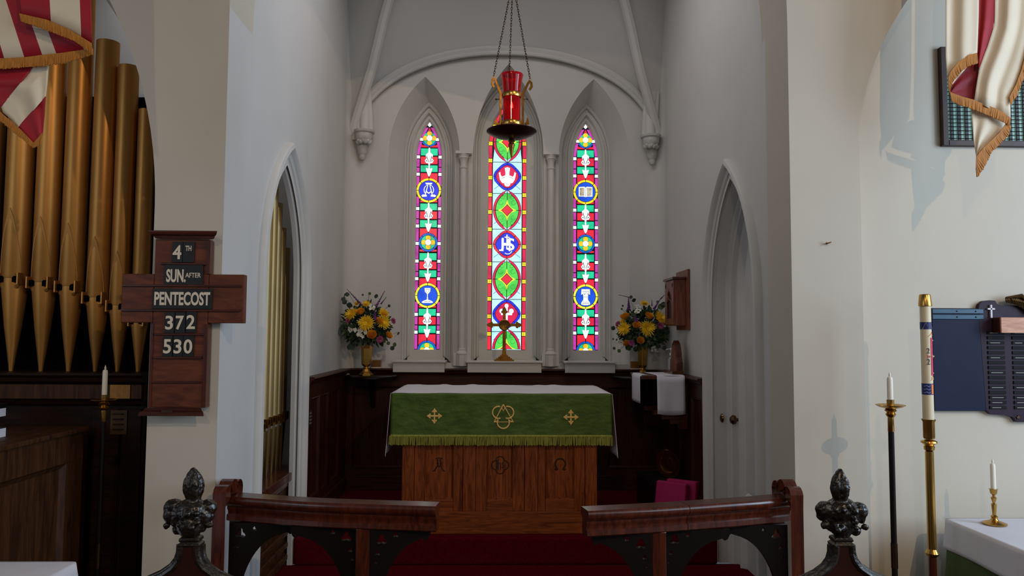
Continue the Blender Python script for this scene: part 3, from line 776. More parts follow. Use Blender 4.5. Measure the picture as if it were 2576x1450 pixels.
    c = 791; g.white([g.circ(-12, c - 7, 6, 12), g.circ(12, c - 7, 6, 12), [(-3, c - 20), (3, c - 20), (3, c + 20), (-3, c + 20)], [(-14, c - 3), (14, c - 3), (14, c + 3), (-14, c + 3)], g.circ(0, c - 20, 5, 10)], 4, g_wh)
    # IHS monogram
    c = 618
    for s_, u0, u1, v0, v1 in (('S', -2, 19, -15, 15), ('H', -13, 9, -16, 17), ('J', -20, -8, -14, 17)):
        p = g.w(u0, c + v1, 4.4 if s_ != 'I' else 5); q = g.w(u1, c + v1, 4.4 if s_ != 'I' else 5); r = g.w(u0, c + v0, 4.4 if s_ != 'I' else 5)
        text_obj(s_, p, q, r, g_wh, g.t, 'monogram', bold=.012)
    g.white([[(-6, c - 19), (6, c - 19), (6, c - 16.5), (-6, c - 16.5)], [(-1.6, c - 24), (1.6, c - 24), (1.3, c + 6), (-1.3, c + 6)], [(-9, c - 3.5), (9, c - 3.5), (9, c - 1.5), (-9, c - 1.5)]], 4.2)
    g.white([g.circ(2, c + 13, 12, 8, R(20), R(130)) + g.circ(2, c + 13, 10.4, 8, R(20), R(130))[::-1]], 4)
    g.lead.build('leading', lead, g.t)
centre_window()
# ================================================================== ALTAR AND EAST END
def P3(px, py, Y): p = PY(px, py, Y); return p
YA = 5.40
ax0, ax1 = PY(1010, 1150, YA).x, PY(1503, 1150, YA).x
zt = PY(1262, 990, YA).z
t = thing('altar', 'panelled oak altar with carved letters standing on the red carpeted platform', 'altar', ((ax0 + ax1) / 2, YA + .35, ZP))
def AX(px): return PY(px, 1200, YA).x
def AZ(py): return PY(1262, py, YA).z
boxo('body', oak, t, ax0 + .01, ax1 - .01, YA + .03, YA + .70, ZP, zt - .03)
boxo('table_top', oakx, t, ax0 - .03, ax1 + .03, YA - .03, YA + .74, zt - .045, zt - .012)
zr1 = AZ(1287)
boxo('plinth', oakx, t, ax0 - .01, ax1 + .01, YA - .015, YA + .72, ZP, zr1)
panels = [(1068, 1140), (1225, 1290), (1372, 1445)]
stiles = [(1012, 1042), (1042, 1068), (1140, 1165), (1165, 1197), (1197, 1225), (1290, 1320), (1320, 1353), (1353, 1372), (1445, 1472), (1472, 1502)]
for k, (a, c) in enumerate(stiles):
    pr = .012 if k in (0, 3, 6, 9) else .0
    boxo('stile', oak, t, AX(a), AX(c) - .002, YA - pr, YA + .03, zr1, zt - .05)
for k, (a, c) in enumerate(panels):
    x0, x1 = AX(a), AX(c); z0 = AZ(1258)
    boxo('bottom_rail', oakx, t, x0, x1, YA, YA + .03, zr1, z0)
    q = MB(); m_ = .014
    q.loft([[(x0, YA, z0), (x1, YA, z0), (x1, YA, zt - .05), (x0, YA, zt - .05)], [(x0 + m_, YA + .022, z0 + m_), (x1 - m_, YA + .022, z0 + m_), (x1 - m_, YA + .022, zt - .06), (x0 + m_, YA + .022, zt - .06)]], True, False)
    q.add([(x0 + m_, YA + .022, z0 + m_), (x1 - m_, YA + .022, z0 + m_), (x1 - m_, YA + .022, zt - .06), (x0 + m_, YA + .022, zt - .06)], [(0, 1, 2, 3)])
    pn = q.build('panel', oak, t)
    carve = mat('carved_dark', rgb(52, 22, 12), .6)
    yy = YA + .0215
    if k == 0:
        b = MB(); X = lambda p: AX(p); Z = lambda p: AZ(p)
        for pts in ([(1099, 1158), (1102, 1170), (1095, 1182), (1091, 1187)], [(1108, 1158), (1107, 1170), (1112, 1182), (1117, 1187)], [(1095, 1156), (1103, 1154), (1113, 1156)], [(1099, 1172), (1104, 1177), (1109, 1172)], [(1088, 1187), (1094, 1186)], [(1113, 1186), (1119, 1187)], [(1101, 1158), (1099, 1170)], [(1105, 1158), (1110, 1170)]):
            b.tube([(X(u), yy, Z(v)) for u, v in pts], .0042, 6)
        b.build('carved_alpha', carve, pn)
    elif k == 1:
        b = MB(); c0 = (AX(1258), AZ(1172)); rr = (AX(1270) - AX(1258))
        pts = []
        for j in range(49):
            a = 2 * pi * j / 48; lobe = rr * (1.25 + .55 * abs(cos(2 * a)) ** .8)
            pts.append((c0[0] + lobe * cos(a), yy, c0[1] + lobe * sin(a)))
        b.tube(pts, .0038, 6, cap=False); b.build('carved_quatrefoil', carve, pn)
        text3('I', c0[0] - .030, c0[0] - .020, c0[1] - .03, c0[1] + .035, yy - .001, carve, pn, name='carved_letter')
        text3('h', c0[0] - .018, c0[0] + .006, c0[1] - .035, c0[1] + .045, yy - .001, carve, pn, name='carved_letter')
        text3('s', c0[0] + .010, c0[0] + .032, c0[1] - .022, c0[1] + .022, yy - .001, carve, pn, name='carved_letter')
    else:
        b = MB(); c0 = (AX(1410), AZ(1169)); r0 = .037
        b.tube([(c0[0] + r0 * cos(a), yy, c0[1] + r0 * 1.05 * sin(a)) for a in [R(-62 + 304 * j / 24) for j in range(25)]], .006, 6)
        for s in (-1, 1): b.tube([(c0[0] + s * .040, yy, c0[1] - .034), (c0[0] + s * .030, yy, c0[1] - .042), (c0[0] + s * .016, yy, c0[1] - .036)], .0055, 6)
        b.build('carved_omega', carve, pn)
for s, xx in ((-1, ax0), (1, ax1)):
    boxo('end_panel', oak, t, xx - .006, xx + .006, YA + .08, YA + .62, zr1 + .06, zt - .12)

# linen over the altar, hanging at the ends
t0x, t1x = PY(985, 990, YA - .03).x, PY(1538, 990, YA - .03).x
yb_ = YA + .78
def linen_fn(u, v):
    # u across incl. the two hanging ends, v front to back
    Lx = t1x - t0x; hang = .40; tot = Lx + 2 * hang; s = u * tot
    y = YA - .035 + v * (yb_ - YA + .035)
    if s < hang:
        d = hang - s; x = t0x - .006 - .03 * (d / hang) - .012 * sin(v * 14) * (d / hang); z = zt - d - .0 * v
        z -= .05 * (1 - v) * (d / hang)
    elif s > hang + Lx:
        d = s - hang - Lx; x = t1x + .006 + .03 * (d / hang) + .012 * sin(v * 11 + 1) * (d / hang); z = zt - d
        z -= .06 * (1 - v) * (d / hang)
    else:
        x = t0x + s - hang; z = zt + .004 + .004 * noise.noise(Vector((x * 5, y * 6, 0)))
        z += (.012 * max(0, noise.noise(Vector((x * 9, 3, 0)))) if v > .9 else 0)
    return (x, y, z)
b = MB(); b.grid(linen_fn, 90, 14)
o = b.build('altar_linen', linen, None, smooth=2, solid=.003)
tag(o, 'long white linen cloth covering the top of the altar and hanging at both ends', 'altar cloth')
# green frontal
zf0 = PY(1262, 1102, YA - .05).z
t = thing('altar_frontal', 'green damask frontal with gold emblems and fringe hanging on the altar front', 'altar frontal', ((t0x + t1x) / 2, YA - .05, zf0))
def fr(u, v):
    x = t0x + u * (t1x - t0x); z = zt + .002 - v * (zt - zf0)
    y = YA - .046 - .012 * v - .006 * v * noise.noise(Vector((x * 4 + z * 3, z * 2, 1))) - .004 * v * sin(x * 13 + 2 * z)
    return (x, y, z)
b = MB(); b.grid(fr, 90, 20); b.build('cloth', greenc, t, smooth=2, solid=.004)
# fringe: band and cords
zf1 = PY(1262, 1120, YA - .05).z
b = MB()
n = 330
for i in range(n):
    x = t0x - .004 + (t1x - t0x + .008) * i / n + random.uniform(-.002, .002); l = (zf0 - zf1) * random.uniform(.92, 1.08); dy = random.uniform(-.003, .003)
    p = fr(min(max((x - t0x) / (t1x - t0x), 0), 1), 1); sk = random.uniform(-.006, .006)
    b.add([(x - .0028, p[1] - .004 + dy, zf0 + .014), (x + .0028, p[1] - .006 + dy, zf0 + .014), (x + .0026 + sk, p[1] - .007 + dy, zf0 - l), (x - .0026 + sk, p[1] - .005 + dy, zf0 - l)], [(0, 1, 2, 3)])
b.build('fringe', fringeg, t, kind='stuff', solid=.0015)
b = MB(); b.grid(lambda u, v: (fr(u, 1)[0], fr(u, 1)[1] - .005, zf0 + .022 - v * .02), 60, 2); b.build('fringe_heading', fringeg, t, smooth=2, solid=.004)
def fy_(x, z): return fr(min(max((x - t0x) / (t1x - t0x), 0), 1), min(max((zt - z) / (zt - zf0), 0), 1))[1] - .004
def emb(pts, r=.0045, closed=False):
    b = MB(); P = [(x, fy_(x, z) - .001, z) for x, z in pts]
    if closed: P = P + [P[0]]
    b.tube(P, r, 6); return b
for px_, py_ in ((1093, 1047), (1436, 1050)):
    c = PY(px_, py_, YA - .05); b = MB(); r = .052
    for k in range(4):
        a = pi / 2 * k; d = Vector((cos(a), 0, sin(a))); e = Vector((-sin(a), 0, cos(a)))
        def q(u, v): p = Vector((c.x, 0, c.z)) + d * u + e * v; return (p.x, fy_(p.x, p.z) - .002, p.z)
        b.tube([q(0, 0), q(r * .6, 0)], .0062, 6)
        b.tube([q(r * .6, -.014), q(r * .78, -.006), q(r * 1.0, 0), q(r * .78, .006), q(r * .6, .014)], .0045, 6)
        b.tube([q(r * .55, -.018), q(r * .62, 0), q(r * .55, .018)], .004, 6); b.tube([q(r * .6, 0), q(r * 1.02, 0)], .0045, 6)
    b.build('embroidered_cross', goldth, t, smooth=True)
def em(px, py): p = PY(px, py, YA - .05); return (p.x, p.z)
b = MB()
for pts in ([(1266, 1018), (1243, 1062), (1291, 1062)],):
    P = [em(*p) for p in pts]; P.append(P[0]); b.tube([(x, fy_(x, z) - .003, z) for x, z in P], .0052, 6)
for (cx_, cy_), a0, a1, rr in (((1254, 1038), 75, 290, 15), ((1277, 1038), -110, 105, 15), ((1266, 1063), 150, 390, 15)):
    P = [em(cx_ + rr * cos(R(a)), cy_ - rr * sin(R(a))) for a in [a0 + (a1 - a0) * k / 16 for k in range(17)]]
    b.tube([(x, fy_(x, z) - .004, z) for x, z in P], .0052, 6)
for q_ in ([(1266, 1018), (1262, 1027), (1266, 1034), (1270, 1027), (1266, 1018)], [(1243, 1062), (1247, 1053), (1254, 1057), (1243, 1062)], [(1291, 1062), (1286, 1053), (1279, 1057), (1291, 1062)]):
    b.tube([(x, fy_(x, z) - .003, z) for x, z in [em(*p) for p in q_]], .004, 6)
b.build('embroidered_triangle', goldth, t, smooth=True)

# brass cross on the middle sill
yc = YB - .02; c = PY(1268, 910, yc)
def QX(px): return PY(px, 830, yc).x
def QZ(py): return PY(1268, py, yc).z
zbs = PY(1275, 909, YB - .08).z
t = thing('altar_cross', 'brass cross on a stepped foot standing on the middle window sill', 'cross', (c.x, yc, zbs))
xc = c.x
for k, (w_, h0, h1) in enumerate(((.092, 0, .013), (.072, .013, .026), (.055, .026, .039), (.038, .039, .053), (.024, .053, .066), (.018, .066, .09))):
    boxo('step', bronze, t, xc - w_, xc + w_, yc - w_ * .55, yc + w_ * .55, zbs + h0, zbs + h1, bevel=.002)
zc = QZ(818)
q = MB()
def plate(loops, y0, th, m, name, par, bevel=0, ext=True, **kw):
    vv, ff = curve_mesh(loops, th / 2)
    b = MB(); b.add([(x, y0 + z, y) for x, y, z in vv], ff); return b.build(name, m, par, bevel=bevel, **kw)
sh = .0155; zt_ = QZ(772)
def fleur(cx_, cz, dx, dz, l, w=.015):
    # trefoil-ended arm polygon points from centre outward
    e = (-dz, dx); pts = []
    for a, v in ((0, w), (l * .62, w * .9), (l * .66, w * 1.9), (l * .74, w * 2.1), (l * .80, w * 1.2), (l * .86, w * 1.25), (l, 0), (l * .86, -w * 1.25), (l * .80, -w * 1.2), (l * .74, -w * 2.1), (l * .66, -w * 1.9), (l * .62, -w * .9), (0, -w)):
        pts.append((cx_ + dx * a + e[0] * v, cz + dz * a + e[1] * v))
    return pts
arm = PY(1314, 818, yc).x - xc
for dx, dz, l, nm in ((1, 0, arm, 'arm'), (-1, 0, arm, 'arm'), (0, 1, zt_ - zc, 'upper_arm')):
    plate([fleur(xc, zc, dx, dz, l)], yc, .016, bronze, nm, t, bevel=.002)
boxo('shaft', bronze, t, xc - sh, xc + sh, yc - .009, yc + .009, zbs + .088, zc, bevel=.002)
b = MB(); b.lathe([(.001, -.006), (.05, -.006), (.052, .0), (.052, .012), (.044, .016), (.040, .013), (.001, .013)], (xc, yc - .006, zc), 28, 'Y', 1, 1)
b.v = [(x, 2 * (yc - .006) - y, z) for x, y, z in b.v]
disc = b.build('medallion', bronze, t, smooth=True)
text3('IHS', xc - .030, xc + .030, zc - .026, zc + .026, yc - .021, brassd, disc, name='monogram')

# hymn board ------------------------------------------------------------
yh = YC - .055
def HX(px): return PY(px, 800, yh).x
def HZ(py): return PY(460, py, yh).z
t = thing('hymn_board', 'wooden cross-shaped hymn board with cornice and ledges on the pier beside the organ', 'hymn board', (HX(455), yh, HZ(1040)))
bl, br, al, ar_ = HX(387), HX(529), HX(303), HX(612)
boxo('upright', board, t, HX(384), HX(522), yh, YC - .006, HZ(1026), HZ(602), bevel=.004)
zA0, zA1 = HZ(813), HZ(690)
for a, c in ((al, HX(384) - .001), (HX(522) + .001, ar_)):
    boxo('side_wing', board, t, a, c, yh, YC - .012, zA0, zA1, bevel=.004)
boxo('left_edge_strip', mahog, t, HX(384) - .006, HX(384) + .008, yh - .006, YC - .01, HZ(1026), HZ(815), bevel=.002)
boxo('right_edge_strip', mahog, t, HX(522) - .012, HX(522) + .006, yh - .008, YC - .01, HZ(1026), HZ(815), bevel=.002)
boxo('right_edge_strip', mahog, t, HX(522) - .012, HX(522) + .006, yh - .008, YC - .01, zA1, HZ(605), bevel=.002)
b = MB(); prof = [(0, 0), (.02, .0), (.028, .012), (.04, .018), (.045, .03), (.045, .036), (0, .036)]
def cornice(z, x0, x1, inv=False):
    b = MB(); f = (lambda h: z - h) if inv else (lambda h: z + h)
    rings = []
    for px_, sx in ((x0, -1), (x1, 1)):
        rings.append([(px_ + sx * d * .9, yh - d, f(h)) for d, h in prof])
    b.loft(rings); return b
cornice(HZ(602), HX(398), HX(527)).build('cornice', mahogx, t, bevel=.001)
cornice(HZ(1026), HX(388), HX(508), True).build('base_moulding', mahogx, t, bevel=.001)
boxo('brass_plate', brassd, t, HX(424), HX(452), yh - .043, yh - .038, HZ(1037), HZ(1030), bevel=0)
for py_, x0, x1 in ((665, 402, 519), (720, 306, 607), (782, 304, 604), (842, 392, 516), (901, 390, 512), (962, 388, 510)):
    boxo('ledge', mahogx, t, HX(x0), HX(x1), yh - .012, yh, HZ(py_) - .004, HZ(py_) + .006, bevel=.002)
def card(x0, x1, y0, y1, txts, label):
    c = thing('number_card', label, 'card', (HX((x0 + x1) / 2), yh - .004, HZ(y1)), 'black cards in the hymn board')
    boxo('card', cardb, c, HX(x0), HX(x1), yh - .009, yh - .002, HZ(y1), HZ(y0), bevel=.001)
    for s_, a, b_, c_, d_, bo in txts:
        text3(s_, HX(a), HX(b_), HZ(d_), HZ(c_), yh - .0095, white_i, c, bold=bo)
card(430, 455.5, 609, 661, [('4', 431, 453, 618, 653, .02)], 'black card with large white 4 at the top of the hymn board')
card(456.5, 485, 609, 661, [('TH', 463, 478, 619, 632, .02)], 'black card with small raised TH beside the large 4')
card(411, 509, 667, 718, [('SUN.', 417, 466, 678, 711, .03), ('AFTER', 465, 504, 687, 699, .01)], 'black card reading SUN. AFTER in white on the hymn board')
card(384, 534, 727, 778, [('PENTECOST', 389, 529, 735, 769, .03)], 'wide black card reading PENTECOST across the hymn board')
for k, (x0, x1, ch) in enumerate(((417, 441, '3'), (443, 468, '7'), (470, 496, '2'))):
    card(x0, x1, 786 - 2 * (k == 2), 839 - 2 * (k == 2), [(ch, x0 + 1.5, x1 - 3, 795 - 2 * (k == 2), 830 - 2 * (k == 2), .02)], 'black card with white numeral %s in the upper number row' % dict(zip('372', ('three', 'seven', 'two')))[ch])
for k, (x0, x1, ch) in enumerate(((414, 438, '5'), (440, 464, '3'), (465, 491, '0'))):
    card(x0, x1, 845, 898, [(ch, x0 + 1.5, x1 - 3, 854, 890, .02)], 'black card with white numeral %s in the lower number row' % dict(zip('530', ('five', 'three', 'zero')))[ch])

# ================================================================== ORGAN
yo = 4.22
def OX(px, py=700): return PY(px, py, yo).x
ztip = PY(180, 937, yo).z
centres = [(-30, 60, -260, 690), (30 + 18, 62, -200, 702), (122, 58, -120, 712), (190, 56, -30, 722), (257, 54, 107, 750), (312, 48, 168, 770), (363, 41, 278, 806)]
for k, (px_, wd, top, my) in enumerate(centres):
    xc = PY(px_, 500, yo).x; r = wd / 2 * yo / F; zt2 = PY(px_ + 15, top, yo).z; zm = PY(px_ - 12, my, yo).z
    lab = ['far left front organ pipe, cut by the photo edge', 'gold organ pipe behind the lowest flag tip, second from the left edge', 'third gold organ pipe from the left edge, behind the flag',
           'fourth gold organ pipe from the left edge, beside the flag', 'tall gold organ pipe with its top visible beside the flag', 'gold organ pipe with lower top, second from the pier', 'shortest gold organ pipe, next to the pier above the hymn board'][k]
    t = thing('organ_pipe', lab, 'organ pipe', (xc, yo, ztip), 'gold front pipes of the organ')
    b = MB(); b.lathe([(r * .96, zm), (r, zm + .01), (r, zt2)], (xc, yo, 0), 28); b.f.pop(); b.m.pop()
    b.lathe([(r * .93, zt2 - .1), (r * .93, zt2)][::-1], (xc, yo, 0), 28)
    b.build('body', gilt, t, smooth=True)
    b = MB(); b.lathe([(.004, ztip + .001), (.011, ztip + .004), (.013, ztip + .03), (r * .62, (ztip + zm) / 2), (r * .97, zm - .02), (r * .97, zm)], (xc, yo, 0), 28)
    b.build('foot', gilt, t, smooth=True)
    # leaf shaped upper lip, flattened front
    b = MB(); hl_ = r * 5.4; n = 10; L_ = []; Rr2 = []
    for i in range(n + 1):
        v = i / n; ww = r * .82 * (cos(v * pi / 2)) ** .75
        L_.append((xc - ww, yo - sqrt(max(r * r - ww * ww, 0)) - .002, zm + .012 + v * hl_)); Rr2.append((xc + ww, yo - sqrt(max(r * r - ww * ww, 0)) - .002, zm + .012 + v * hl_))
    for i in range(n): b.add([L_[i], Rr2[i], Rr2[i + 1], L_[i + 1]], [(0, 1, 2, 3)])
    b.build('upper_lip', mat('gilt_shade', rgb(176, 122, 62), .45, .7, nscale=3, var=.2), t, solid=.002)
    b = MB(); b.add([(xc - r * .8, yo - r * .9, zm + .012), (xc + r * .8, yo - r * .9, zm + .012), (xc + r * .8, yo - r * .9, zm - .022), (xc - r * .8, yo - r * .9, zm - .022)], [(0, 1, 2, 3)])
    b.build('mouth', black, t, solid=.002)
    for s in (-1, 1):
        boxo('ear', gilt, t, xc + s * r * .86 - .004, xc + s * r * .86 + .004, yo - r * 1.15, yo - r * .3, zm - .035, zm + .03, bevel=.001)
    b = MB()
    rings = []
    for v in range(7):
        a = v / 6 * pi / 2; h = zm - .022 - sin(a) * r * .8; ww = r * .78 * cos(a) + .002
        rings.append([(xc + ww * cos(pi + pi * j / 8), yo - r * .62 - .32 * ww * sin(pi * j / 8), h) for j in range(9)])
    b.loft(rings, closed=False, cap=False); b.build('lower_lip', gilt, t, smooth=2, solid=.002)
# black sheet put in for the darkness behind the pipes, and case
b = MB(); b.box(-4.05, -1.70, 4.42, 4.46, 0, PY(370, 245, 4.42).z); S('trim_organ_shade_sheet', b, black)
t = thing('organ_case', 'dark wooden organ case with cornice and panels below the gold pipes', 'organ case', (-2.4, 4.15, 0))
yk = 4.08
KX = lambda px, py=1000: PY(px, py, yk).x
KZ = lambda py: PY(180, py, yk).z
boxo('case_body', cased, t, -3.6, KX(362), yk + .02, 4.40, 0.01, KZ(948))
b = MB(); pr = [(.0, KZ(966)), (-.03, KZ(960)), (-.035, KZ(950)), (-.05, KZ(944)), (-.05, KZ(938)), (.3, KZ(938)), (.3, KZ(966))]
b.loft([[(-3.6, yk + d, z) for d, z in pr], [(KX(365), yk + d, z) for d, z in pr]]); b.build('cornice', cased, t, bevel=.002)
b = MB(); pr = [(.02, KZ(1022)), (-.012, KZ(1018)), (-.02, KZ(1010)), (.02, KZ(1006))]
b.loft([[(-3.6, yk + d, z) for d, z in pr], [(KX(362), yk + d, z) for d, z in pr]]); b.build('string_moulding', cased, t)
boxo('frieze_panel', organw, t, -3.5, KX(355), yk, yk + .02, KZ(1004), KZ(968), bevel=.002)
for x0, x1 in ((230, 300), (308, 356)): boxo('lower_panel', cased, t, KX(x0), KX(x1), yk + .005, yk + .02, .2, KZ(1030), bevel=.004)
gm = mat('gold_plate', rgb(172, 122, 56), .5, .4, nscale=40, var=.3); gd = mat('dim_gold_plate', rgb(84, 58, 30), .5, .4, nscale=30, var=.3)
o = boxo('name_plate', gm, t, KX(277), KX(328), yk - .006, yk + .0, KZ(1003), KZ(968), bevel=.001)
o = boxo('name_plate', gd, t, KX(280), KX(322), yk - .002, yk + .006, KZ(1094), KZ(1032), bevel=.001)
for k in range(4): boxo('engraved_line', cased, o, KX(287), KX(314), yk - .0035, yk - .0015, KZ(1044 + k * 13), KZ(1040 + k * 13), bevel=0)
# console
xs = PZ(228, 1072, 1.2).x; zc_ = 1.2; yn = 3.1; yf = 3.95
t = thing('organ_console', 'brown panelled wooden organ console end at the lower left', 'organ console', (xs - .3, 3.5, 0))
boxo('carcass', organw, t, xs - .9, xs - .02, yn, yf, .01, zc_ - .02)
boxo('top_board', organw, t, xs - .9, xs + .02, yn - .02, yf + .02, zc_ - .02, zc_ + .005, bevel=.006)
boxo('top_rail', organw, t, xs - .02, xs, yn, yf, zc_ - .16, zc_ - .02); boxo('stile', organw, t, xs - .02, xs, yf - .16, yf, .01, zc_ - .16)
boxo('stile', organw, t, xs - .02, xs, yn, yn + .12, .01, zc_ - .16); boxo('bottom_rail', organw, t, xs - .02, xs, yn, yf, .01, .2)
q = MB(); m_ = .025; a, c, z0, z1 = yn + .12, yf - .16, .2, zc_ - .16
q.loft([[(xs + .006, a, z0), (xs + .006, c, z0), (xs + .006, c, z1), (xs + .006, a, z1)], [(xs - .014, a + m_, z0 + m_), (xs - .014, c - m_, z0 + m_), (xs - .014, c - m_, z1 - m_), (xs - .014, a + m_, z1 - m_)]], True, False)
q.add([(xs - .014, a + m_, z0 + m_), (xs - .014, c - m_, z0 + m_), (xs - .014, c - m_, z1 - m_), (xs - .014, a + m_, z1 - m_)], [(0, 1, 2, 3)]); q.build('side_panel', organw, t)
# hymn books on the console
for k, (px_, py_, lab) in enumerate(((8, 1042, 'white-edged book with black cover lying at the left photo edge, upper of the two'), (4, 1095, 'white-edged book lying at the left photo edge, lower of the two'))):
    yy = 3.75 - .3 * k; p = PY(px_ - 36, py_, yy)
    bt = thing('book', lab, 'book', (p.x, yy, p.z), 'books at the organ')
    b = MB(); b.box(p.x - .16, p.x + .018, yy - .1, yy + .1, p.z - .02, p.z + .02); b.build('pages', linen, bt)
    b = MB(); b.box(p.x - .165, p.x + .02, yy - .105, yy + .105, p.z + .02, p.z + (.045 if k == 0 else .024)); b.build('cover', cardb, bt, bevel=.002)
b = MB(); b.box(-2.62, -2.19, 3.3, 3.93, zc_ + .004, PY(4, 1095, 3.45).z - .021); 
if True:
    o = b.build('music_rest', organw, bpy.data.objects['organ_console'])

# organ pipes behind the left lancet
pp = [(661, 640, 5.02, 1083), (672, 520, 5.14, 1070), (684, 500, 5.26, 1062), (700, 447, 5.38, 1058), (714, 520, 5.50, 1056), (727, 580, 5.60, 1052), (668, 560, 5.08, 1076)]
pp = [(4.84, 700, 1092), (4.95, 560, 1083), (5.06, 500, 1072), (5.17, 447, 1066), (5.28, 515, 1062), (5.39, 578, 1058), (5.50, 628, 1052)]
t = None; XO = -1.545
for k, (yy, top, my) in enumerate(pp):
    px_ = 1240 + XO * F / yy
    zt2 = PX(px_ + 6, top, XO).z; zm = PX(px_, my, XO).z; z0 = PZ(px_, 1190, 1).z; r = .036; z0 = 1.7 - 355 / F * 5.6
    zt2 = 1.7 + (840 - top) / F * yy; zm = 1.7 - (my - 840) / F * yy; z0 = .72
    pnam = ['nearest, low pipe', 'second, medium tall pipe', 'third, taller pipe', 'tallest pipe', 'fifth pipe, shorter than the tallest', 'sixth, lower pipe', 'last, lowest pipe'][k]
    tp = thing('side_organ_pipe', pnam + ' from the left edge inside the left side lancet', 'organ pipe', (XO, yy, z0), 'slender organ pipes inside the left lancet')
    b = MB(); b.lathe([(r, zm), (r, zt2)], (XO, yy, 0), 18); b.build('body', gilt2, tp, smooth=True)
    b = MB(); b.lathe([(.008, z0), (.012, z0 + .03), (r * .96, zm)], (XO, yy, 0), 18); b.build('foot', mat('pipe_metal', rgb(150, 122, 74), .4, .7, nscale=3, var=.3), tp, smooth=True)
    boxo('ear', bronze, tp, XO + r * .5, XO + r + .012, yy - r * .9, yy - r * .7, zm - .01, zm + .05, bevel=.001)
    boxo('ear', bronze, tp, XO + r * .5, XO + r + .012, yy + r * .7, yy + r * .9, zm - .01, zm + .05, bevel=.001)
    b = MB(); b.add([(XO + r + .001, yy - r * .65, zm + .04), (XO + r + .001, yy + r * .65, zm + .04), (XO + r + .001, yy + r * .65, zm + .01), (XO + r + .001, yy - r * .65, zm + .01)], [(0, 1, 2, 3)]); b.build('mouth', black, tp, solid=.002)
    b = MB(); b.sphere((XO + r * .62, yy, zm - .012), r * .8, .5, .8, 1.1, 10, 6); b.build('lower_lip', mat('tin_lip', rgb(190, 190, 186), .3, .6), tp, smooth=2)
t = thing('pipe_chest', 'brown wooden pipe chest with mouldings inside the left side lancet', 'organ case', (XO, 5.2, 0))
boxo('chest_body', organw, t, -1.88, XO + .10, 4.48, 5.6, .02, .62)
boxo('top_board', mahog, t, -1.88, XO + .14, 4.48, 5.62, .66, .72, bevel=.008); boxo('cove', mahog, t, -1.88, XO + .115, 4.48, 5.61, .62, .66, bevel=.008)
for k in range(5): boxo('louvre', organw, t, XO + .09, XO + .125, 4.5, 5.58, .12 + .085 * k, .155 + .085 * k, bevel=.006)

# ================================================================== WALL THINGS, SHELVES AND VASES
vase_z = PY(930, 948, 6.5).z
def corner_shelf(cx_, label):
    t = thing('corner_shelf', label, 'shelf', (cx_, YB - .1, vase_z), 'round dark shelves for the vases')
    r = .235; n = 20
    def half(rr, z): return [(cx_ + rr * cos(pi + pi * k / n), YB - .085 + rr * 1.45 * sin(pi + pi * k / n), z) for k in range(n + 1)]
    b = MB(); b.loft([half(r - .01, vase_z - .03), half(r, vase_z - .022), half(r, vase_z - .008), half(r - .008, vase_z)]); b.build('top', blackw, t, smooth=True)
    b = MB(); b.loft([[(cx_ - .02, YB - .05, vase_z - .03), (cx_ + .02, YB - .05, vase_z - .03), (cx_ + .02, YB - .05, vase_z - .3), (cx_ - .02, YB - .05, vase_z - .3)],
                      [(cx_ - .02, YB - .24, vase_z - .03), (cx_ + .02, YB - .24, vase_z - .03), (cx_ + .02, YB - .20, vase_z - .06), (cx_ - .02, YB - .20, vase_z - .06)]]); b.build('bracket', blackw, t, bevel=.003)
    return t
YV = 6.66
vl = PY(921, 945, YV); vr = PY(1617, 932, YV)
corner_shelf(PY(931, 950, YV).x, 'round dark shelf under the left flower vase')
corner_shelf(PY(1612, 935, YV).x, 'round dark shelf under the right flower vase')
def vase(x, label):
    z = vase_z + .001; t = thing('vase', label, 'vase', (x, YV, z), 'brass altar vases')
    b = MB(); b.lathe([(.066, z), (.066, z + .012), (.050, z + .018), (.050, z + .028), (.034, z + .034), (.026, z + .058)], (x, YV, 0), 6, ph=.2); b.build('foot', brass, t, bevel=.0015)
    b = MB(); b.lathe([(.018, z + .05), (.026, z + .06), (.030, z + .066), (.022, z + .078), (.034, z + .09)], (x, YV, 0), 16); b.build('knop', brass, t, smooth=True)
    b = MB(); b.lathe([(.034, z + .09), (.044, z + .10), (.050, z + .24), (.056, z + .27), (.050, z + .27), (.044, z + .24)], (x, YV, 0), 6, ph=.2); b.build('body', brass, t, bevel=.0015)
    return z + .27
zv = vase(vl.x, 'faceted brass vase on the left corner shelf'); vase(vr.x, 'faceted brass vase on the right corner shelf')
leafm = [mat('leaf_%d' % k, c, .5, nscale=18, var=.3) for k, c in enumerate((rgb(26, 50, 26), rgb(44, 72, 36), rgb(70, 96, 48), rgb(44, 62, 54)))]
mumy = mat('mum_yellow', rgb(248, 204, 30), .6, nscale=30, var=.15); mumc = mat('mum_centre', rgb(214, 150, 14), .7)
rosey = mat('rose_apricot', rgb(244, 168, 34), .6, nscale=30, var=.2); pinkm = mat('carnation_pink', rgb(214, 110, 160), .7, nscale=60, var=.35); whitem = mat('stock_white', rgb(230, 228, 214), .7, nscale=40, var=.1)
purp = mat('liatris_purple', rgb(112, 50, 128), .7, nscale=60, var=.4); stemm = mat('stem_green', rgb(36, 56, 28), .6)
def frame_for(d):
    d = Vector(d).normalized(); a = Vector((0, 0, 1)) if abs(d.z) < .9 else Vector((1, 0, 0)); u = d.cross(a).normalized(); return d, u, d.cross(u)
def petal(b, c, dirn, side, up, l, w, curl):
    pts = []
    for i in range(4):
        v = i / 3; ww = w * (sin(pi * (.15 + .8 * v))) ; p = c + dirn * (l * v) + up * (curl * l * v * v)
        pts.append((p - side * ww, p + side * ww))
    n = []; 
    for a, c2 in pts: n += [a, c2]
    b.add(n, [(0, 1, 3, 2), (2, 3, 5, 4), (4, 5, 7, 6)])
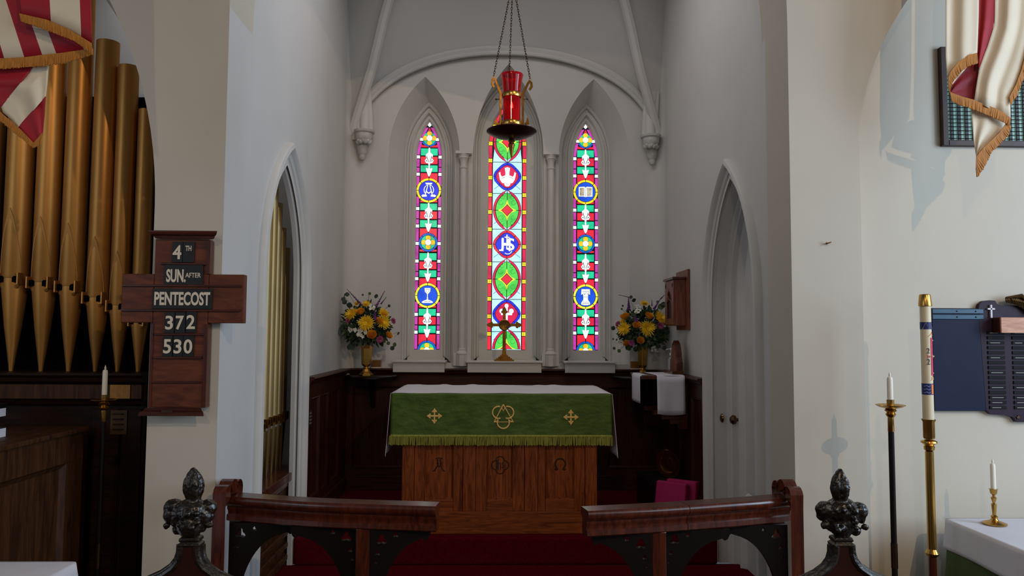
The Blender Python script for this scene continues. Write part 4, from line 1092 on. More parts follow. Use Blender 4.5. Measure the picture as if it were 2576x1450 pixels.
def mum(c, r, d, par):
    d, u, v = frame_for(d); b = MB()
    for layer, (k, ln, cu) in enumerate(((22, 1.0, .12), (18, .82, .35), (14, .62, .65), (10, .4, 1.1))):
        for j in range(k):
            a = 2 * pi * (j + layer * .37) / k + random.uniform(-.1, .1); di = u * cos(a) + v * sin(a); si = -u * sin(a) + v * cos(a)
            petal(b, c + d * .003 * layer, di, si, d, r * ln * random.uniform(.85, 1.1), r * .085, cu)
    b.sphere(c + d * r * .1, r * .2, n=8, m=5); b.build('chrysanthemum', mumy, par, label='yellow spider chrysanthemum')
def rose(c, r, d, par, m=None, nm='rose'):
    d, u, v = frame_for(d); b = MB()
    for layer, (k, rr, op) in enumerate(((5, 1., .75), (4, .8, .35), (3, .55, .1), (3, .3, 0))):
        for j in range(k):
            a0 = 2 * pi * (j + layer * .3) / k; rows_ = []
            for vi in range(4):
                h = vi / 3; row = []
                for ui in range(5):
                    a = a0 + (ui / 4 - .5) * 2 * pi / k * 1.35; rad = r * rr * (.35 + .65 * sin(min(1, h * 1.1) * pi / 2) + op * .3 * h * h)
                    hh = r * (-.6 + 1.35 * h) * (1 - .12 * layer * 0) - r * .18 * abs(ui - 2) * h + r * .1 * layer
                    row.append(c + (u * cos(a) + v * sin(a)) * rad + d * hh)
                rows_.append(row)
            b.add([p for rw in rows_ for p in rw], [(i * 5 + q, i * 5 + q + 1, i * 5 + q + 6, i * 5 + q + 5) for i in range(3) for q in range(4)])
    b.build(nm, m or rosey, par, smooth=2, label='apricot yellow rose')
def carn(c, r, d, par):
    d, u, v = frame_for(d); b = MB()
    for layer in range(5):
        k = 26; ring0 = []; ring1 = []
        for j in range(k):
            a = 2 * pi * j / k; rf = r * (1 - .17 * layer) * (1 + .13 * (-1) ** j); ring0.append(c + d * (r * (.12 * layer - .3)) + (u * cos(a) + v * sin(a)) * r * .15); ring1.append(c + d * (r * (.1 + .18 * layer + .06 * (-1) ** (j + layer))) + (u * cos(a + layer) + v * sin(a + layer)) * rf)
        b.loft([ring0, ring1], True, False)
    b.build('carnation', pinkm, par, label='pink carnation')
def stock(c, r, d, par):
    d, u, v = frame_for(d); b = MB()
    for j in range(9):
        a = random.uniform(0, 2 * pi); q = r * sqrt(random.random()) * .9; p = c + (u * cos(a) + v * sin(a)) * q + d * random.uniform(-.2, .6) * r
        dd, uu, vv = frame_for(d + Vector((random.uniform(-.6, .6), 0, random.uniform(-.6, .6))))
        for k in range(5):
            a2 = 2 * pi * k / 5; petal(b, p, uu * cos(a2) + vv * sin(a2), -uu * sin(a2) + vv * cos(a2), dd, r * .42, r * .17, .3)
    b.build('stock_blossom', whitem, par, label='white stock blossom')
def spike(p0, p1, r, par):
    p0, p1 = Vector(p0), Vector(p1); b = MB(); b.tube([p0, p1], .0025, 5); b.build('spike_stem', stemm, par)
    b = MB(); n = 26
    for i in range(n):
        v = i / n; q = p0 + (p1 - p0) * v; a = i * 2.4; rr = r * (1 - .75 * v)
        b.sphere(q + Vector((cos(a), sin(a), 0)) * rr * .5, rr * .55, n=6, m=4)
    b.build('liatris_spike', purp, par, smooth=2, label='purple liatris flower spike')
def leaf(b, c, d, up, l, w):
    d = d.normalized(); s = d.cross(up).normalized(); pts = []
    for i in range(5):
        v = i / 4; ww = w * sin(pi * min(.98, .06 + .92 * v)) ** .8; p = c + d * l * v - up * (.18 * l * v * v); pts += [p - s * ww + up * .1 * ww, p + s * ww + up * .1 * ww]
    b.add(pts, [(0, 1, 3, 2), (2, 3, 5, 4), (4, 5, 7, 6), (6, 7, 9, 8)])
def bouquet(cpx, cpy, mums, roses, pinks, whites, spikes, euc, vx, label, rx, rz):
    C = PY(cpx, cpy, YV); C = Vector(C); t = thing('bouquet', label, 'flowers', (vx, YV, zv), 'altar bouquets')
    def at(px, py, fr=1.0):
        p = PY(px, py, YV); dx = (p.x - C.x) / rx; dz = (p.z - C.z) / rz; q = min(1, dx * dx + dz * dz); yy = YV - .20 * sqrt(1 - q * .92) * fr - .02
        p = PY(px, py, yy); d = Vector((dx * .55, -.9 + .5 * q, dz * .5 + .12)); return Vector(p), d
    px2m = YV / F
    for x, y, r in mums: p, d = at(x, y); mum(p, r * px2m, d, t)
    for x, y, r in roses: p, d = at(x, y); rose(p, r * px2m, d + Vector((0, 0, .5)), t)
    for x, y, r in pinks: p, d = at(x, y); carn(p, r * px2m, d, t)
    for x, y, r in whites: p, d = at(x, y); stock(p, r * px2m, d, t)
    for a, c, r in spikes: spike(at(*a)[0], at(*c)[0], r * px2m, t)
    for x, y, r in euc:
        p, d = at(x, y, .6); b = MB(); side = Vector((random.uniform(-1, 1), -.3, random.uniform(-.5, 1))).normalized(); leaf(b, p, side, Vector((0, -1, .2)).normalized(), r * 2 * px2m, r * px2m)
        b.build('eucalyptus_leaf', leafm[3 if random.random() < .6 else 2], t, solid=.001)
        if random.random() < .5: 
            b = MB(); b.tube([p, p + (C - p) * .45 + Vector((0, .03, 0))], .0016, 4); b.build('twig', stemm, t)
    # dense foliage
    b = MB()
    for i in range(900):
        th = random.uniform(0, 2 * pi); ph = math.acos(random.uniform(-.8, 1)); rr = random.uniform(.45, .93)
        n = Vector((sin(ph) * cos(th), sin(ph) * sin(th), cos(ph))); p = Vector((C.x + n.x * rx * rr, YV + n.y * .17 * rr, C.z + n.z * rz * rr - .01))
        b.mi = random.choice((0, 0, 0, 1, 1, 2)); dd = (n + Vector((random.uniform(-.8, .8), random.uniform(-.6, .6), random.uniform(-.9, .5)))); leaf(b, p, dd, Vector((random.uniform(-.5, .5), -1, random.uniform(-.2, .8))).normalized(), random.uniform(.03, .06), random.uniform(.006, .014))
    b.build('foliage', leafm[:3], t, kind='stuff')
    b = MB()
    for i in range(14):
        a = random.uniform(0, 2 * pi); b.tube([(vx + .02 * cos(a), YV + .02 * sin(a), zv - .1), (vx + .03 * cos(a), YV + .03 * sin(a), zv), (C.x + .5 * rx * cos(a), YV + .08 * sin(a), C.z)], .002, 4)
    b.build('stems', stemm, t, kind='stuff')
rx_ = 62 * YV / F; rz_ = 58 * YV / F
bouquet(921, 818, [(921, 814, 22), (884, 791, 19), (965, 812, 19), (922, 766, 12), (899, 765, 10), (965, 789, 15)],
        [(907, 786, 9), (935, 844, 10), (977, 845, 8), (953, 809, 8), (966, 790, 7)], [(876, 805, 8), (955, 854, 9), (989, 808, 8)],
        [(910, 838, 12), (892, 832, 8), (881, 829, 7), (938, 774, 10), (994, 842, 7)],
        [((910, 768), (873, 728), 4.5), ((946, 772), (968, 732), 4), ((944, 806), (943, 780), 5), ((958, 765), (972, 748), 2.5)],
        [(865, 745, 6), (879, 741, 6), (942, 745, 6), (928, 742, 4), (929, 756, 5), (997, 869, 6), (990, 881, 6), (981, 862, 5), (858, 822, 7), (861, 835, 7), (871, 765, 7), (878, 775, 8), (868, 790, 6), (873, 872, 8), (884, 868, 8), (864, 812, 6), (1003, 842, 3), (1000, 838, 3), (913, 745, 3), (976, 772, 4), (888, 870, 6), (868, 757, 6)], vl.x,
        'mixed bouquet in the left vase with white blossom at its lower middle', rx_, rz_)
bouquet(1618, 828, [(1629, 827, 22), (1661, 801, 20), (1570, 828, 19), (1621, 765, 13), (1566, 809, 8)],
        [(1602, 820, 9), (1633, 797, 9), (1611, 858, 8), (1576, 865, 7), (1572, 798, 9), (1576, 796, 7)], [(1661, 819, 10), (1588, 863, 8), (1555, 816, 8)],
        [(1607, 785, 10), (1643, 876, 9), (1562, 860, 10), (1650, 882, 7), (1604, 774, 7)],
        [((1582, 780), (1581, 748), 5), ((1600, 810), (1596, 790), 5), ((1645, 778), (1662, 752), 4), ((1640, 770), (1640, 755), 2), ((1662, 752), (1672, 742), 2.5), ((1581, 748), (1556, 742), 2)],
        [(1583, 748, 5), (1596, 760, 6), (1547, 829, 6), (1560, 880, 5), (1542, 879, 4), (1549, 855, 3), (1668, 760, 7), (1675, 770, 8), (1680, 758, 5), (1655, 775, 8), (1684, 835, 8), (1678, 850, 8), (1682, 815, 6), (1604, 883, 7), (1585, 882, 7), (1668, 880, 6), (1660, 868, 7), (1568, 768, 3), (1566, 779, 3), (1676, 757, 5), (1540, 852, 3), (1651, 758, 4)], vr.x,
        'mixed bouquet in the right vase above the right corner shelf', rx_, rz_)
# little wooden blocks on the panelling ledge
for px_, lab in ((948, 'small varnished block on the ledge behind the left vase'), (1596, 'small varnished block on the ledge behind the right vase')):
    a, c = PY(px_ - 10, 915, YB - .03).x, PY(px_ + 11, 915, YB - .03).x; z0 = ZR
    tb = thing('wooden_block', lab, 'block', ((a + c) / 2, YB - .035, z0), 'varnished blocks on the ledge')
    boxo('block', mat('varnished_oak', rgb(138, 92, 34), .3, nscale=12, var=.3), tb, a, c, YB - .065, YB - .004, z0 + .012, z0 + .075, bevel=.003)
    boxo('foot_slip', white_i, tb, a - .01, c + .004, YB - .07, YB - .004, z0 + .001, z0 + .012, bevel=.002)
# corner shelf ring
# wall aumbry on the right wall
XA = XR
za0, za1 = PX(1725, 820, XA).z, PX(1725, 705, XA).z
t = thing('wall_cabinet', 'small carved wooden cabinet hanging on the right white wall', 'cabinet', (XR, 6.1, za0))
ya0, ya1 = 5.94, 6.30
boxo('backboard', cabw, t, XR - .02, XR - .001, ya0 - .02, ya1 + .0, za0 - .035, za1 + .08, bevel=.003)
boxo('case', cabw, t, XR - .105, XR - .02, ya0 + .05, ya1, za0, za1 + .0, bevel=.003)
boxo('cornice', mahog, t, XR - .13, XR - .02, ya0 + .03, ya1 + .02, za1, za1 + .022, bevel=.006)
xf = XR - .105
vv, ff = [], []
yy0, yy1 = ya0 + .06, ya1 - .01; zz0, zz1 = za0 + .01, za1 - .005
cyy = (yy0 + yy1) / 2; ww = (yy1 - yy0) / 2
outer = [(yy0, zz0), (yy1, zz0), (yy1, zz1), (yy0, zz1)]
q1 = [(cyy + u, z) for u, z in arch_pts(ww * .62, zz0 + .16, .12, zz0 + .05, 0, 8)]
def cir(cx_, cz, r, n=10): return [(cx_ + r * cos(2 * pi * k / n), cz + r * sin(2 * pi * k / n)) for k in range(n)]
holes = [q1, cir(yy0 + .03, zz1 - .04, .02), cir(yy1 - .03, zz1 - .04, .02), [(yy0 + .02, zz0 + .24), (yy0 + .055, zz0 + .30), (yy0 + .03, zz0 + .32), (yy0 + .015, zz0 + .29)][::1], [(yy1 - .02, zz0 + .24), (yy1 - .055, zz0 + .30), (yy1 - .03, zz0 + .32), (yy1 - .015, zz0 + .29)]]
vv, ff = curve_mesh([outer] + holes[:3], .006)
b = MB(); b.add([(xf - .008 + z, x, y) for x, y, z in vv], ff); b.build('tracery_door', cabw, t)
b = MB(); b.box(xf - .0015, xf, yy0, yy1, zz0, zz1); b.build('door_recess', mat('dark_recess', rgb(42, 20, 16), .6), t)
b = MB(); rz = zz0 + .12
for s in (-1, 1):
    b.tube([(xf - .012, cyy + s * ww * .62, zz0 + .05), (xf - .012, cyy + s * ww * .6, zz0 + .18), (xf - .012, cyy + s * ww * .2, zz0 + .21), (xf - .012, cyy + s * ww * .42, zz0 + .25), (xf - .012, cyy, zz0 + .30)], .006, 6)
b.build('cusped_arch', cabw, t, smooth=True)

# credence shelf with linen
zs_ = PY(1670, 946, 5.8).z
t = thing('credence_shelf', 'wooden credence shelf with stepped brackets on the right panelling', 'shelf', (1.4, 6.0, zs_))
boxo('shelf_board', mahog, t, 1.17, XR - .05, 5.80, 6.30, zs_ - .03, zs_, bevel=.005)
for yy in (5.86, 6.2):
    for k in range(4): boxo('bracket_step', mahog, t, 1.27 + .065 * k, XR - .05, yy - .02, yy + .02, zs_ - .31 - .035 * k, zs_ - .275 - .035 * k, bevel=.003)
    boxo('bracket_post', mahog, t, XR - .12, XR - .05, yy - .018, yy + .018, zs_ - .42, zs_ - .03, bevel=.003)
def drape(name, pts, label):
    pass
X0, X1 = PY(1650, 950, 5.79).x, PY(1720, 950, 5.79).x
def rn(u, v):
    x = X0 + u * (X1 - X0) + .008 * sin(v * 3); L1 = .46; L2 = .30; s = v * (L1 + L2)
    if s < L2: return (x + .01 * (1 - s / L2), 5.787 - .006 * sin(u * 9) * (L2 - s) / L2, zs_ + .004 - (L2 - s) - .01 * sin(u * 3))
    return (x, 5.79 + (s - L2), zs_ + .004)
b = MB(); b.grid(rn, 10, 18); o = b.build('linen_runner', linen, None, smooth=2, solid=.003); tag(o, 'white linen cloth hanging over the front of the credence shelf', 'cloth', 'cloths on the credence shelf')
def rn2(u, v):
    y = 5.84 + u * .36; L2 = .225; L1 = .06; s = v * (L1 + L2)
    if s < L2: return (1.163 + .004 * sin(u * 8), y, zs_ + .003 - (L2 - s) )
    return (1.165 + (s - L2), y, zs_ + .0032)
b = MB(); b.grid(rn2, 10, 12); o = b.build('linen_napkin', linen, None, smooth=2, solid=.002); tag(o, 'smaller white cloth hanging from the left end of the credence shelf', 'cloth', 'cloths on the credence shelf')
# trefoil-topped alms board
yb = 6.16
t = thing('trefoil_board', 'trefoil-topped dark wooden board leaning on the wall above the credence shelf', 'board', (1.5, 6.0, zs_))
def TX(px, py): p = PX(px, py, XR - .07); return (p.y, p.z)
ol = [(1697, 936), (1700, 915), (1705, 905), (1704, 895), (1710, 878), (1718, 869), (1726, 872), (1732, 888), (1733, 903), (1740, 915), (1743, 946)]
ol2 = [TX(x, y) for x, y in ol]; zmn = zs_ + .002
ol2 = [(y, max(z, zmn)) for y, z in ol2]
cy0 = sum(p[0] for p in ol2) / len(ol2)
sp = [(5.90, zmn), (5.90, zmn + .10), (5.93, zmn + .14), (5.935, zmn + .18), (5.97, zmn + .24), (6.03, zmn + .275), (6.09, zmn + .24), (6.125, zmn + .18), (6.13, zmn + .14), (6.16, zmn + .10), (6.16, zmn)]
vv, ff = curve_mesh([sp], .02)
b = MB(); b.add([(XR - .09 + z, x, y) for x, y, z in vv], ff); b.build('board', mahog, t, bevel=.004)
sp2 = [(6.03 + (y - 6.03) * .78, zmn + .006 + (z - zmn) * .84) for y, z in sp]
vv, ff = curve_mesh([sp2], .004)
b = MB(); b.add([(XR - .113 + z, x, y) for x, y, z in vv], ff); b.build('carved_face', cabw, t)
boxo('ledge', mahog, t, XR - .16, XR - .07, 5.88, 6.18, zmn - .001, zmn + .03, bevel=.004)
# sanitiser bottle
pb = PY(1690, 940, 6.36); xb = PY(1689, 940, 6.24).x; ybb = 6.24
t = thing('pump_bottle', 'clear pump bottle of hand gel on the credence shelf', 'bottle', (xb, ybb, zs_))
clear = mat('clear_plastic', (.85, .9, .92, 1), .05, trans=.9, ior=1.35)
b = MB(); b.lathe([(.001, zs_ + .001), (.030, zs_ + .001), (.032, zs_ + .01), (.032, zs_ + .10), (.026, zs_ + .125), (.012, zs_ + .14), (.012, zs_ + .15), (.001, zs_ + .15)], (xb, ybb, 0), 18); b.build('bottle_body', clear, t, smooth=True)
b = MB(); b.lathe([(.001, zs_ + .148), (.015, zs_ + .148), (.015, zs_ + .165), (.005, zs_ + .168), (.005, zs_ + .195), (.012, zs_ + .197), (.012, zs_ + .208), (.001, zs_ + .21)], (xb, ybb, 0), 14); b.tube([(xb, ybb, zs_ + .202), (xb - .04, ybb - .01, zs_ + .200), (xb - .045, ybb - .01, zs_ + .194)], .004, 6)
b.build('pump', linen, t, smooth=True)

# floor things at the right: black chest, brass dish, magenta hassocks
t = thing('black_chest', 'low black box on the platform floor under the credence shelf', 'box', (1.3, 6.2, ZP))
bx0, bx1, by0, by1, bzt = PY(1636, 1265, 5.9).x, PY(1705, 1265, 5.9).x, 5.9, 6.45, PY(1660, 1217, 5.9).z
boxo('box_body', blackw, t, bx0, bx1, by0, by1, ZP + .002, bzt - .02); boxo('lid_rim', blackw, t, bx0 - .006, bx1 + .006, by0 - .006, by1, bzt - .02, bzt, bevel=.003)
boxo('lid_inset', cardb, t, bx0 + .03, bx1 - .03, by0 + .04, by1 - .05, bzt, bzt + .003, bevel=0)
cz = (PY(1687, 1130, 6.1).z + bzt) / 2; 
t = thing('brass_dish', 'shiny brass alms dish standing on edge on the black box', 'dish', (1.45, 6.1, bzt))
rr = (PY(1687, 1130, 6.1).z - bzt) / 2
b = MB(); b.lathe([(.001, .01), (rr * .55, .012), (rr * .62, .03), (rr * .70, .034), (rr * .97, .036), (rr, .030), (rr, .024), (rr * .7, .024), (rr * .6, .0), (.001, 0)], (0, 0, 0), 36, 'X')
xm = PY(1687, 1180, 6.1).x
Mx = Matrix.Translation((xm, 6.12, cz)) @ Matrix.Rotation(R(42), 4, 'Z') @ Matrix.Rotation(R(-6), 4, 'Y') @ Matrix.Scale(-1, 4, Vector((1, 0, 0)))
b.v = [tuple(Mx @ Vector(p)) for p in b.v]; b.build('dish', brass, t, smooth=True)
b = MB(); b.lathe([(.001, .013), (rr * .35, .014), (rr * .36, .018), (.001, .02)], (0, 0, 0), 24, 'X'); b.v = [tuple(Mx @ Vector(p)) for p in b.v]; b.build('boss', brass, t, smooth=True)
def hassock(x, y, rz, tilt, label):
    t = thing('hassock', label, 'hassock', (x, y, ZP), 'magenta kneeling cushions')
    M = Matrix.Translation((x, y, ZP + .012)) @ Matrix.Rotation(R(rz), 4, 'Z') @ Matrix.Rotation(R(tilt), 4, 'Y')
    b = MB(); b.xf = M; b.box(-.05, .05, -.12, .12, 0, .31); o = b.build('cushion', magenta, t, bevel=.016)
    for dy in (-.04, .05):
        b = MB(); b.xf = M; b.lathe([(.001, -.052), (.010, -.052), (.014, -.0495)], (0, dy, .14), 10, 'X'); b.v = b.v; b.build('tuft', mat('dark_magenta', rgb(90, 10, 50), .9), t)
hassock(1.335, 5.60, 55, 14, 'magenta hassock leaning upright in front, nearer the altar'); hassock(1.44, 5.68, 55, 10, 'magenta hassock leaning behind the first, nearer the right wall')
# ================================================================== COMMUNION RAIL
ZRL = .92
def resample(pts, n):
    pts = [Vector(p) for p in pts]; L = [0]
    for a, c in zip(pts[:-1], pts[1:]): L.append(L[-1] + (c - a).length)
    out = []
    for i in range(n + 1):
        s = L[-1] * i / n; k = 0
        while k < len(L) - 2 and L[k + 1] < s: k += 1
        f_ = (s - L[k]) / max(L[k + 1] - L[k], 1e-9); out.append(pts[k] + (pts[k + 1] - pts[k]) * f_)
    return out
railprof = [(-.052, -.006), (-.046, 0), (.046, 0), (.052, -.006), (.056, -.016), (.054, -.03), (.046, -.042), (.032, -.05), (.032, -.062), (.026, -.07), (.024, -.084), (.034, -.09), (.036, -.112), (.03, -.118), (-.03, -.118), (-.036, -.09), (-.03, -.05), (-.054, -.03)]
def bracket(t, P, dx, W, H, y, name='pierced_bracket'):
    """spandrel in the XZ plane: corner P (x,z), dx=+1/-1 direction along the rail"""
    n = 12; arc = [(W * .93 * (1 - sin(a)) + .05, -H + (H - .045) * cos(a) * 0 + (H - .05) * (1 - (1 - cos(pi / 2 - a)) * 1) ) for a in [pi / 2 * k / n for k in range(n + 1)]]
    arc = []
    for k in range(n + 1):
        a = pi / 2 * k / n; arc.append((W - .02 - (W - .07) * sin(a), -.045 - (H - .045) * (1 - cos(a))))
    cusp = [(W, 0), (W + .004, -.022), (W - .008, -.045), (W - .022, -.052), (W - .034, -.042), (W - .046, -.046)]
    outer = [(0, 0)] + cusp + [p for p in arc if p[0] < W - .055] + [(0.03, -H), (0, -H)]
    def tre(cx_, cz, r):
        return [(cx_ + r * (1 + .35 * cos(3 * a + pi / 2)) * cos(a), cz + r * (1 + .35 * cos(3 * a + pi / 2)) * sin(a)) for a in [2 * pi * k / 18 for k in range(18)]]
    hl_ = [tre(.052, -.048, .020), tre(.115, -.026, .010), tre(.034, -.108, .010), tre(.024, -.150, .007)]
    vv, ff = curve_mesh([[(P[0] + dx * u, P[1] + z) for u, z in L_] for L_ in [outer] + hl_], .013)
    b = MB(); b.add([(x, y + z, zz) for x, zz, z in vv], ff); return b.build(name, blackw, t, bevel=.0015)
def rail(front, back, ends, label, post_px, post_bot, side):
    cf = [PZ(px, py, ZRL) for px, py in front]; cb = [PZ(px, py, ZRL) for px, py in back]
    A = resample(cf, 24); B = resample(cb, 24)
    mid = [(a + c) / 2 for a, c in zip(A, B)]
    # smooth plan curve
    for _ in range(4): mid = [mid[0]] + [(mid[i - 1] + mid[i] * 2 + mid[i + 1]) / 4 for i in range(1, 24)] + [mid[-1]]
    t = thing('communion_rail', label, 'altar rail', (mid[12].x, mid[12].y, ZS), 'curved communion rails')
    rings = []
    for i, m_ in enumerate(mid):
        d = (mid[min(i + 1, 24)] - mid[max(i - 1, 0)]).normalized(); nrm = Vector((d.y, -d.x, 0))
        if nrm.y > 0: nrm = -nrm
        rings.append([m_ + nrm * u + Vector((0, 0, z)) for u, z in railprof])
    return t, mid, rings
def build_rail(side):
    if side < 0:
        t, mid, rings = rail([(565, 1252), (811, 1269), (1095, 1277)], [(600, 1236), (768, 1249), (1107, 1261)], None, 'left curved communion rail of polished mahogany with pierced brackets', 895, 0, -1)
        n = len(rings); b = MB(); b.loft(rings); b.build('handrail', mahog, t, smooth=True)
        xb = mid[0].x + .02
    else:
        t, mid, rings = rail([(1473, 1289), (1695, 1277), (1906, 1266), (1990, 1256)], [(1468, 1272), (1657, 1263), (1937, 1240), (1965, 1238)], None, 'right curved communion rail with a visible joint in the handrail', 1680, 0, 1)
        k = 11
        b = MB(); b.loft(rings[:k + 1]); b.build('handrail', mahog, t, smooth=True)
        r2 = [[p + (rings[k + 1][j] - rings[k][j]).normalized() * .003 for j, p in enumerate(rings[k])]] + rings[k + 1:]
        b = MB(); b.loft(r2); b.build('handrail', mahog, t, smooth=True)
        xb = mid[-1].x - .02
    zl = ZRL - .118
    yE = mid[0].y if side < 0 else mid[-1].y
    # trefoil end board, in the YZ plane
    zt_ = 1.7 - (1198 - 840) / F * yE
    Yc = yE - .02; hw_ = .115
    prof = [(Yc - hw_, 0.001)] + [(Yc - hw_, ZRL - .02)]
    prof = [(Yc - hw_, ZS), (Yc - hw_, ZRL - .03)]
    for k in range(7): a = pi + R(-20) - R(150) * k / 6 * 1.0; prof.append((Yc - .072 + .050 * cos(a), ZRL + .012 + .050 * sin(a)))
    for k in range(9): a = R(200) - R(220) * k / 8; prof.append((Yc + .056 * cos(a), zt_ - .056 + .056 * sin(a)))
    for k in range(7): a = R(140) - R(130) * k / 6 - R(0); prof.append((Yc + .072 + .050 * cos(a), ZRL + .012 + .050 * sin(a)))
    prof += [(Yc + hw_, ZRL - .03), (Yc + hw_, ZS)]
    vv, ff = curve_mesh([prof], .03)
    xc = xb + (-.03 if side < 0 else .018)
    b = MB(); b.add([(xc + z, y, zz) for y, zz, z in vv], ff); b.build('end_board', mahog, t, bevel=.006)
    # post
    px_ = 897 if side < 0 else 1680
    i = min(range(len(mid)), key=lambda k: abs((mid[k].x) - PZ(px_, 1290, ZRL).x)); mp = mid[i]
    boxo('post', mahog, t, mp.x - .034, mp.x + .034, mp.y - .027, mp.y + .027, ZS + .001, zl + .004, bevel=.006)
    boxo('post_foot', mahog, t, mp.x - .045, mp.x + .045, mp.y - .045, mp.y + .045, ZS + .0005, ZS + .10, bevel=.006)
    # brackets
    H = .37; xi = xc - side * .03 * 1 if False else xc + (.03 if side < 0 else -.03)
    span = abs(mp.x - xi) - .034
    ym = (mp.y + yE) / 2
    bracket(t, (xi, zl), -side * 1.0, span / 2, H, yE * .6 + mp.y * .4); bracket(t, (mp.x + side * .034, zl), side, span / 2, H, mp.y * .8 + yE * .2)
    e = mid[-1] if side < 0 else mid[0]; wv = abs(e.x - mp.x) - .07
    bracket(t, (mp.x - side * .034, zl), -side, wv, H, (mp.y * .6 + e.y * .4))
    b = MB(); b.lathe([(.02, zl - H - .06), (.028, zl - H - .05), (.03, zl - H - .03), (.022, zl - H - .02), (.02, zl - H)], (xi + (-.0), yE, 0), 12); b.build('bracket_drop', blackw, t, smooth=True)
build_rail(-1); build_rail(1)

# ================================================================== POPPYHEADS
def poppy(cx_, label, blobs, tip, seed):
    Y = 2.2; s = Y / F
    def w(px, py): return PY(px, py, Y)
    base = w(cx_, 1450); zc0 = w(cx_, 1360).z; xc = w(cx_, 1362).x
    t = thing('bench_end', label, 'bench end', (xc, Y, 0), 'carved bench ends in the foreground')
    rnd = random.Random(seed)
    b = MB()
    for px, py, r, sx, sz in blobs:
        p = w(px, py); b.sphere((p.x, Y + rnd.uniform(-.01, .01), p.z), r * s, sx, .9, sz, 14, 10)
    for k in range(16):
        a = rnd.uniform(0, 2 * pi); p = w(cx_ + rnd.uniform(-26, 28), 1290 + rnd.uniform(-22, 36)); b.sphere((p.x, Y - .030 + rnd.uniform(-.008, .006), p.z), rnd.uniform(4.5, 9) * s, n=10, m=7)
    # leaves of the bud
    p0 = w(tip[0], tip[1] + 82); p1 = w(*tip)
    for k in range(4):
        a = pi / 2 * k + .5; pts = []
        for v in range(9):
            q = v / 8; rr = .016 * sin(pi * min(.97, .12 + .86 * q)) ; pts.append((p0.x + (p1.x - p0.x) * q + rr * cos(a), Y + rr * sin(a), p0.z + (p1.z - p0.z) * q))
        b.tube(pts, [.011, .013, .0145, .015, .0145, .013, .010, .007, .003], 8)
    b.tube([(p0.x, Y, p0.z - .01), (p0.x, Y, p0.z + .02), (p1.x, Y, p1.z)], [.022, .019, .004], 10)
    o = b.build('poppyhead', ebony, t, smooth=2)
    md = o.modifiers.new('remesh', 'REMESH'); md.mode = 'VOXEL'; md.voxel_size = .0024; md.use_smooth_shade = True
    tx = bpy.data.textures.new('carving%d' % seed, 'CLOUDS'); tx.noise_scale = .012; tx.noise_depth = 2
    md = o.modifiers.new('carve', 'DISPLACE'); md.texture = tx; md.strength = .005; md.mid_level = .5; md.texture_coords = 'GLOBAL'
    b = MB(); b.lathe([(.024, zc0 + .014), (.034, zc0 + .010), (.036, zc0 + .002), (.030, zc0 - .002), (.040, zc0 - .008), (.038, zc0 - .014), (.026, zc0 - .018)], (xc, Y, 0), 4, ph=pi / 4, sx=1.15, sy=.8); b.build('collar', ebony, t, bevel=.002)
    h = [(0.026, zc0 - .012), (.027, zc0 - .035), (.033, zc0 - .055), (.048, zc0 - .075), (.075, zc0 - .094), (.115, zc0 - .112), (.17, zc0 - .126), (.20, zc0 - .135), (.205, .02)]
    pr = [(xc + u, z) for u, z in h] + [(xc - u, z) for u, z in h[::-1]]
    vv, ff = curve_mesh([pr], .02); b = MB(); b.add([(x, Y + z, zz) for x, zz, z in vv], ff); b.build('end_panel', mat('bench_panel', rgb(52, 22, 16), .3, nscale=14, var=.3, coat=.5), t, bevel=.003)
    for sd in (-1, 1):
        b = MB(); b.tube([(xc + sd * (u - .004), Y - .016, z) for u, z in h], .010, 8); b.tube([(xc + sd * (u + .004), Y, z) for u, z in h], .012, 8); b.build('edge_moulding', ebony, t, smooth=True)
poppy(481, 'carved dark poppyhead bench end at the lower left, before the left rail',
      [(481, 1318, 32, 1, 1.1), (481, 1288, 36, 1.2, .9), (450, 1300, 24, 1, 1.1), (510, 1298, 24, 1, 1), (436, 1278, 24, 1, .9), (430, 1296, 17, .9, 1.1), (422, 1322, 8, 1, 1), (446, 1334, 14, 1, .9), (462, 1306, 20, 1, 1), (452, 1282, 18, 1.2, .8), (519, 1280, 23, 1, .9), (505, 1288, 18, 1, 1), (528, 1300, 10, 1, 1.2), (526, 1322, 9, 1.2, .7), (508, 1330, 10, 1, 1), (498, 1264, 10, 1.2, .8), (481, 1345, 20, 1, 1)], (487, 1177), 3)
poppy(2116, 'carved black poppyhead bench end at the lower right, before the right pier',
      [(2118, 1318, 32, 1, 1.1), (2118, 1288, 38, 1.2, .9), (2092, 1300, 25, 1, 1.1), (2146, 1300, 24, 1, 1), (2078, 1284, 24, 1, .9), (2068, 1296, 14, .8, 1.2), (2072, 1320, 10, 1.2, 1), (2092, 1326, 14, 1, .9), (2100, 1272, 14, 1, .8), (2160, 1286, 24, 1, .9), (2170, 1304, 13, .8, 1.2), (2173, 1325, 8, 1.2, 1), (2152, 1336, 13, 1, 1), (2140, 1310, 16, 1, 1), (2136, 1280, 16, 1, 1), (2118, 1346, 20, 1, 1)], (2113, 1180), 5)

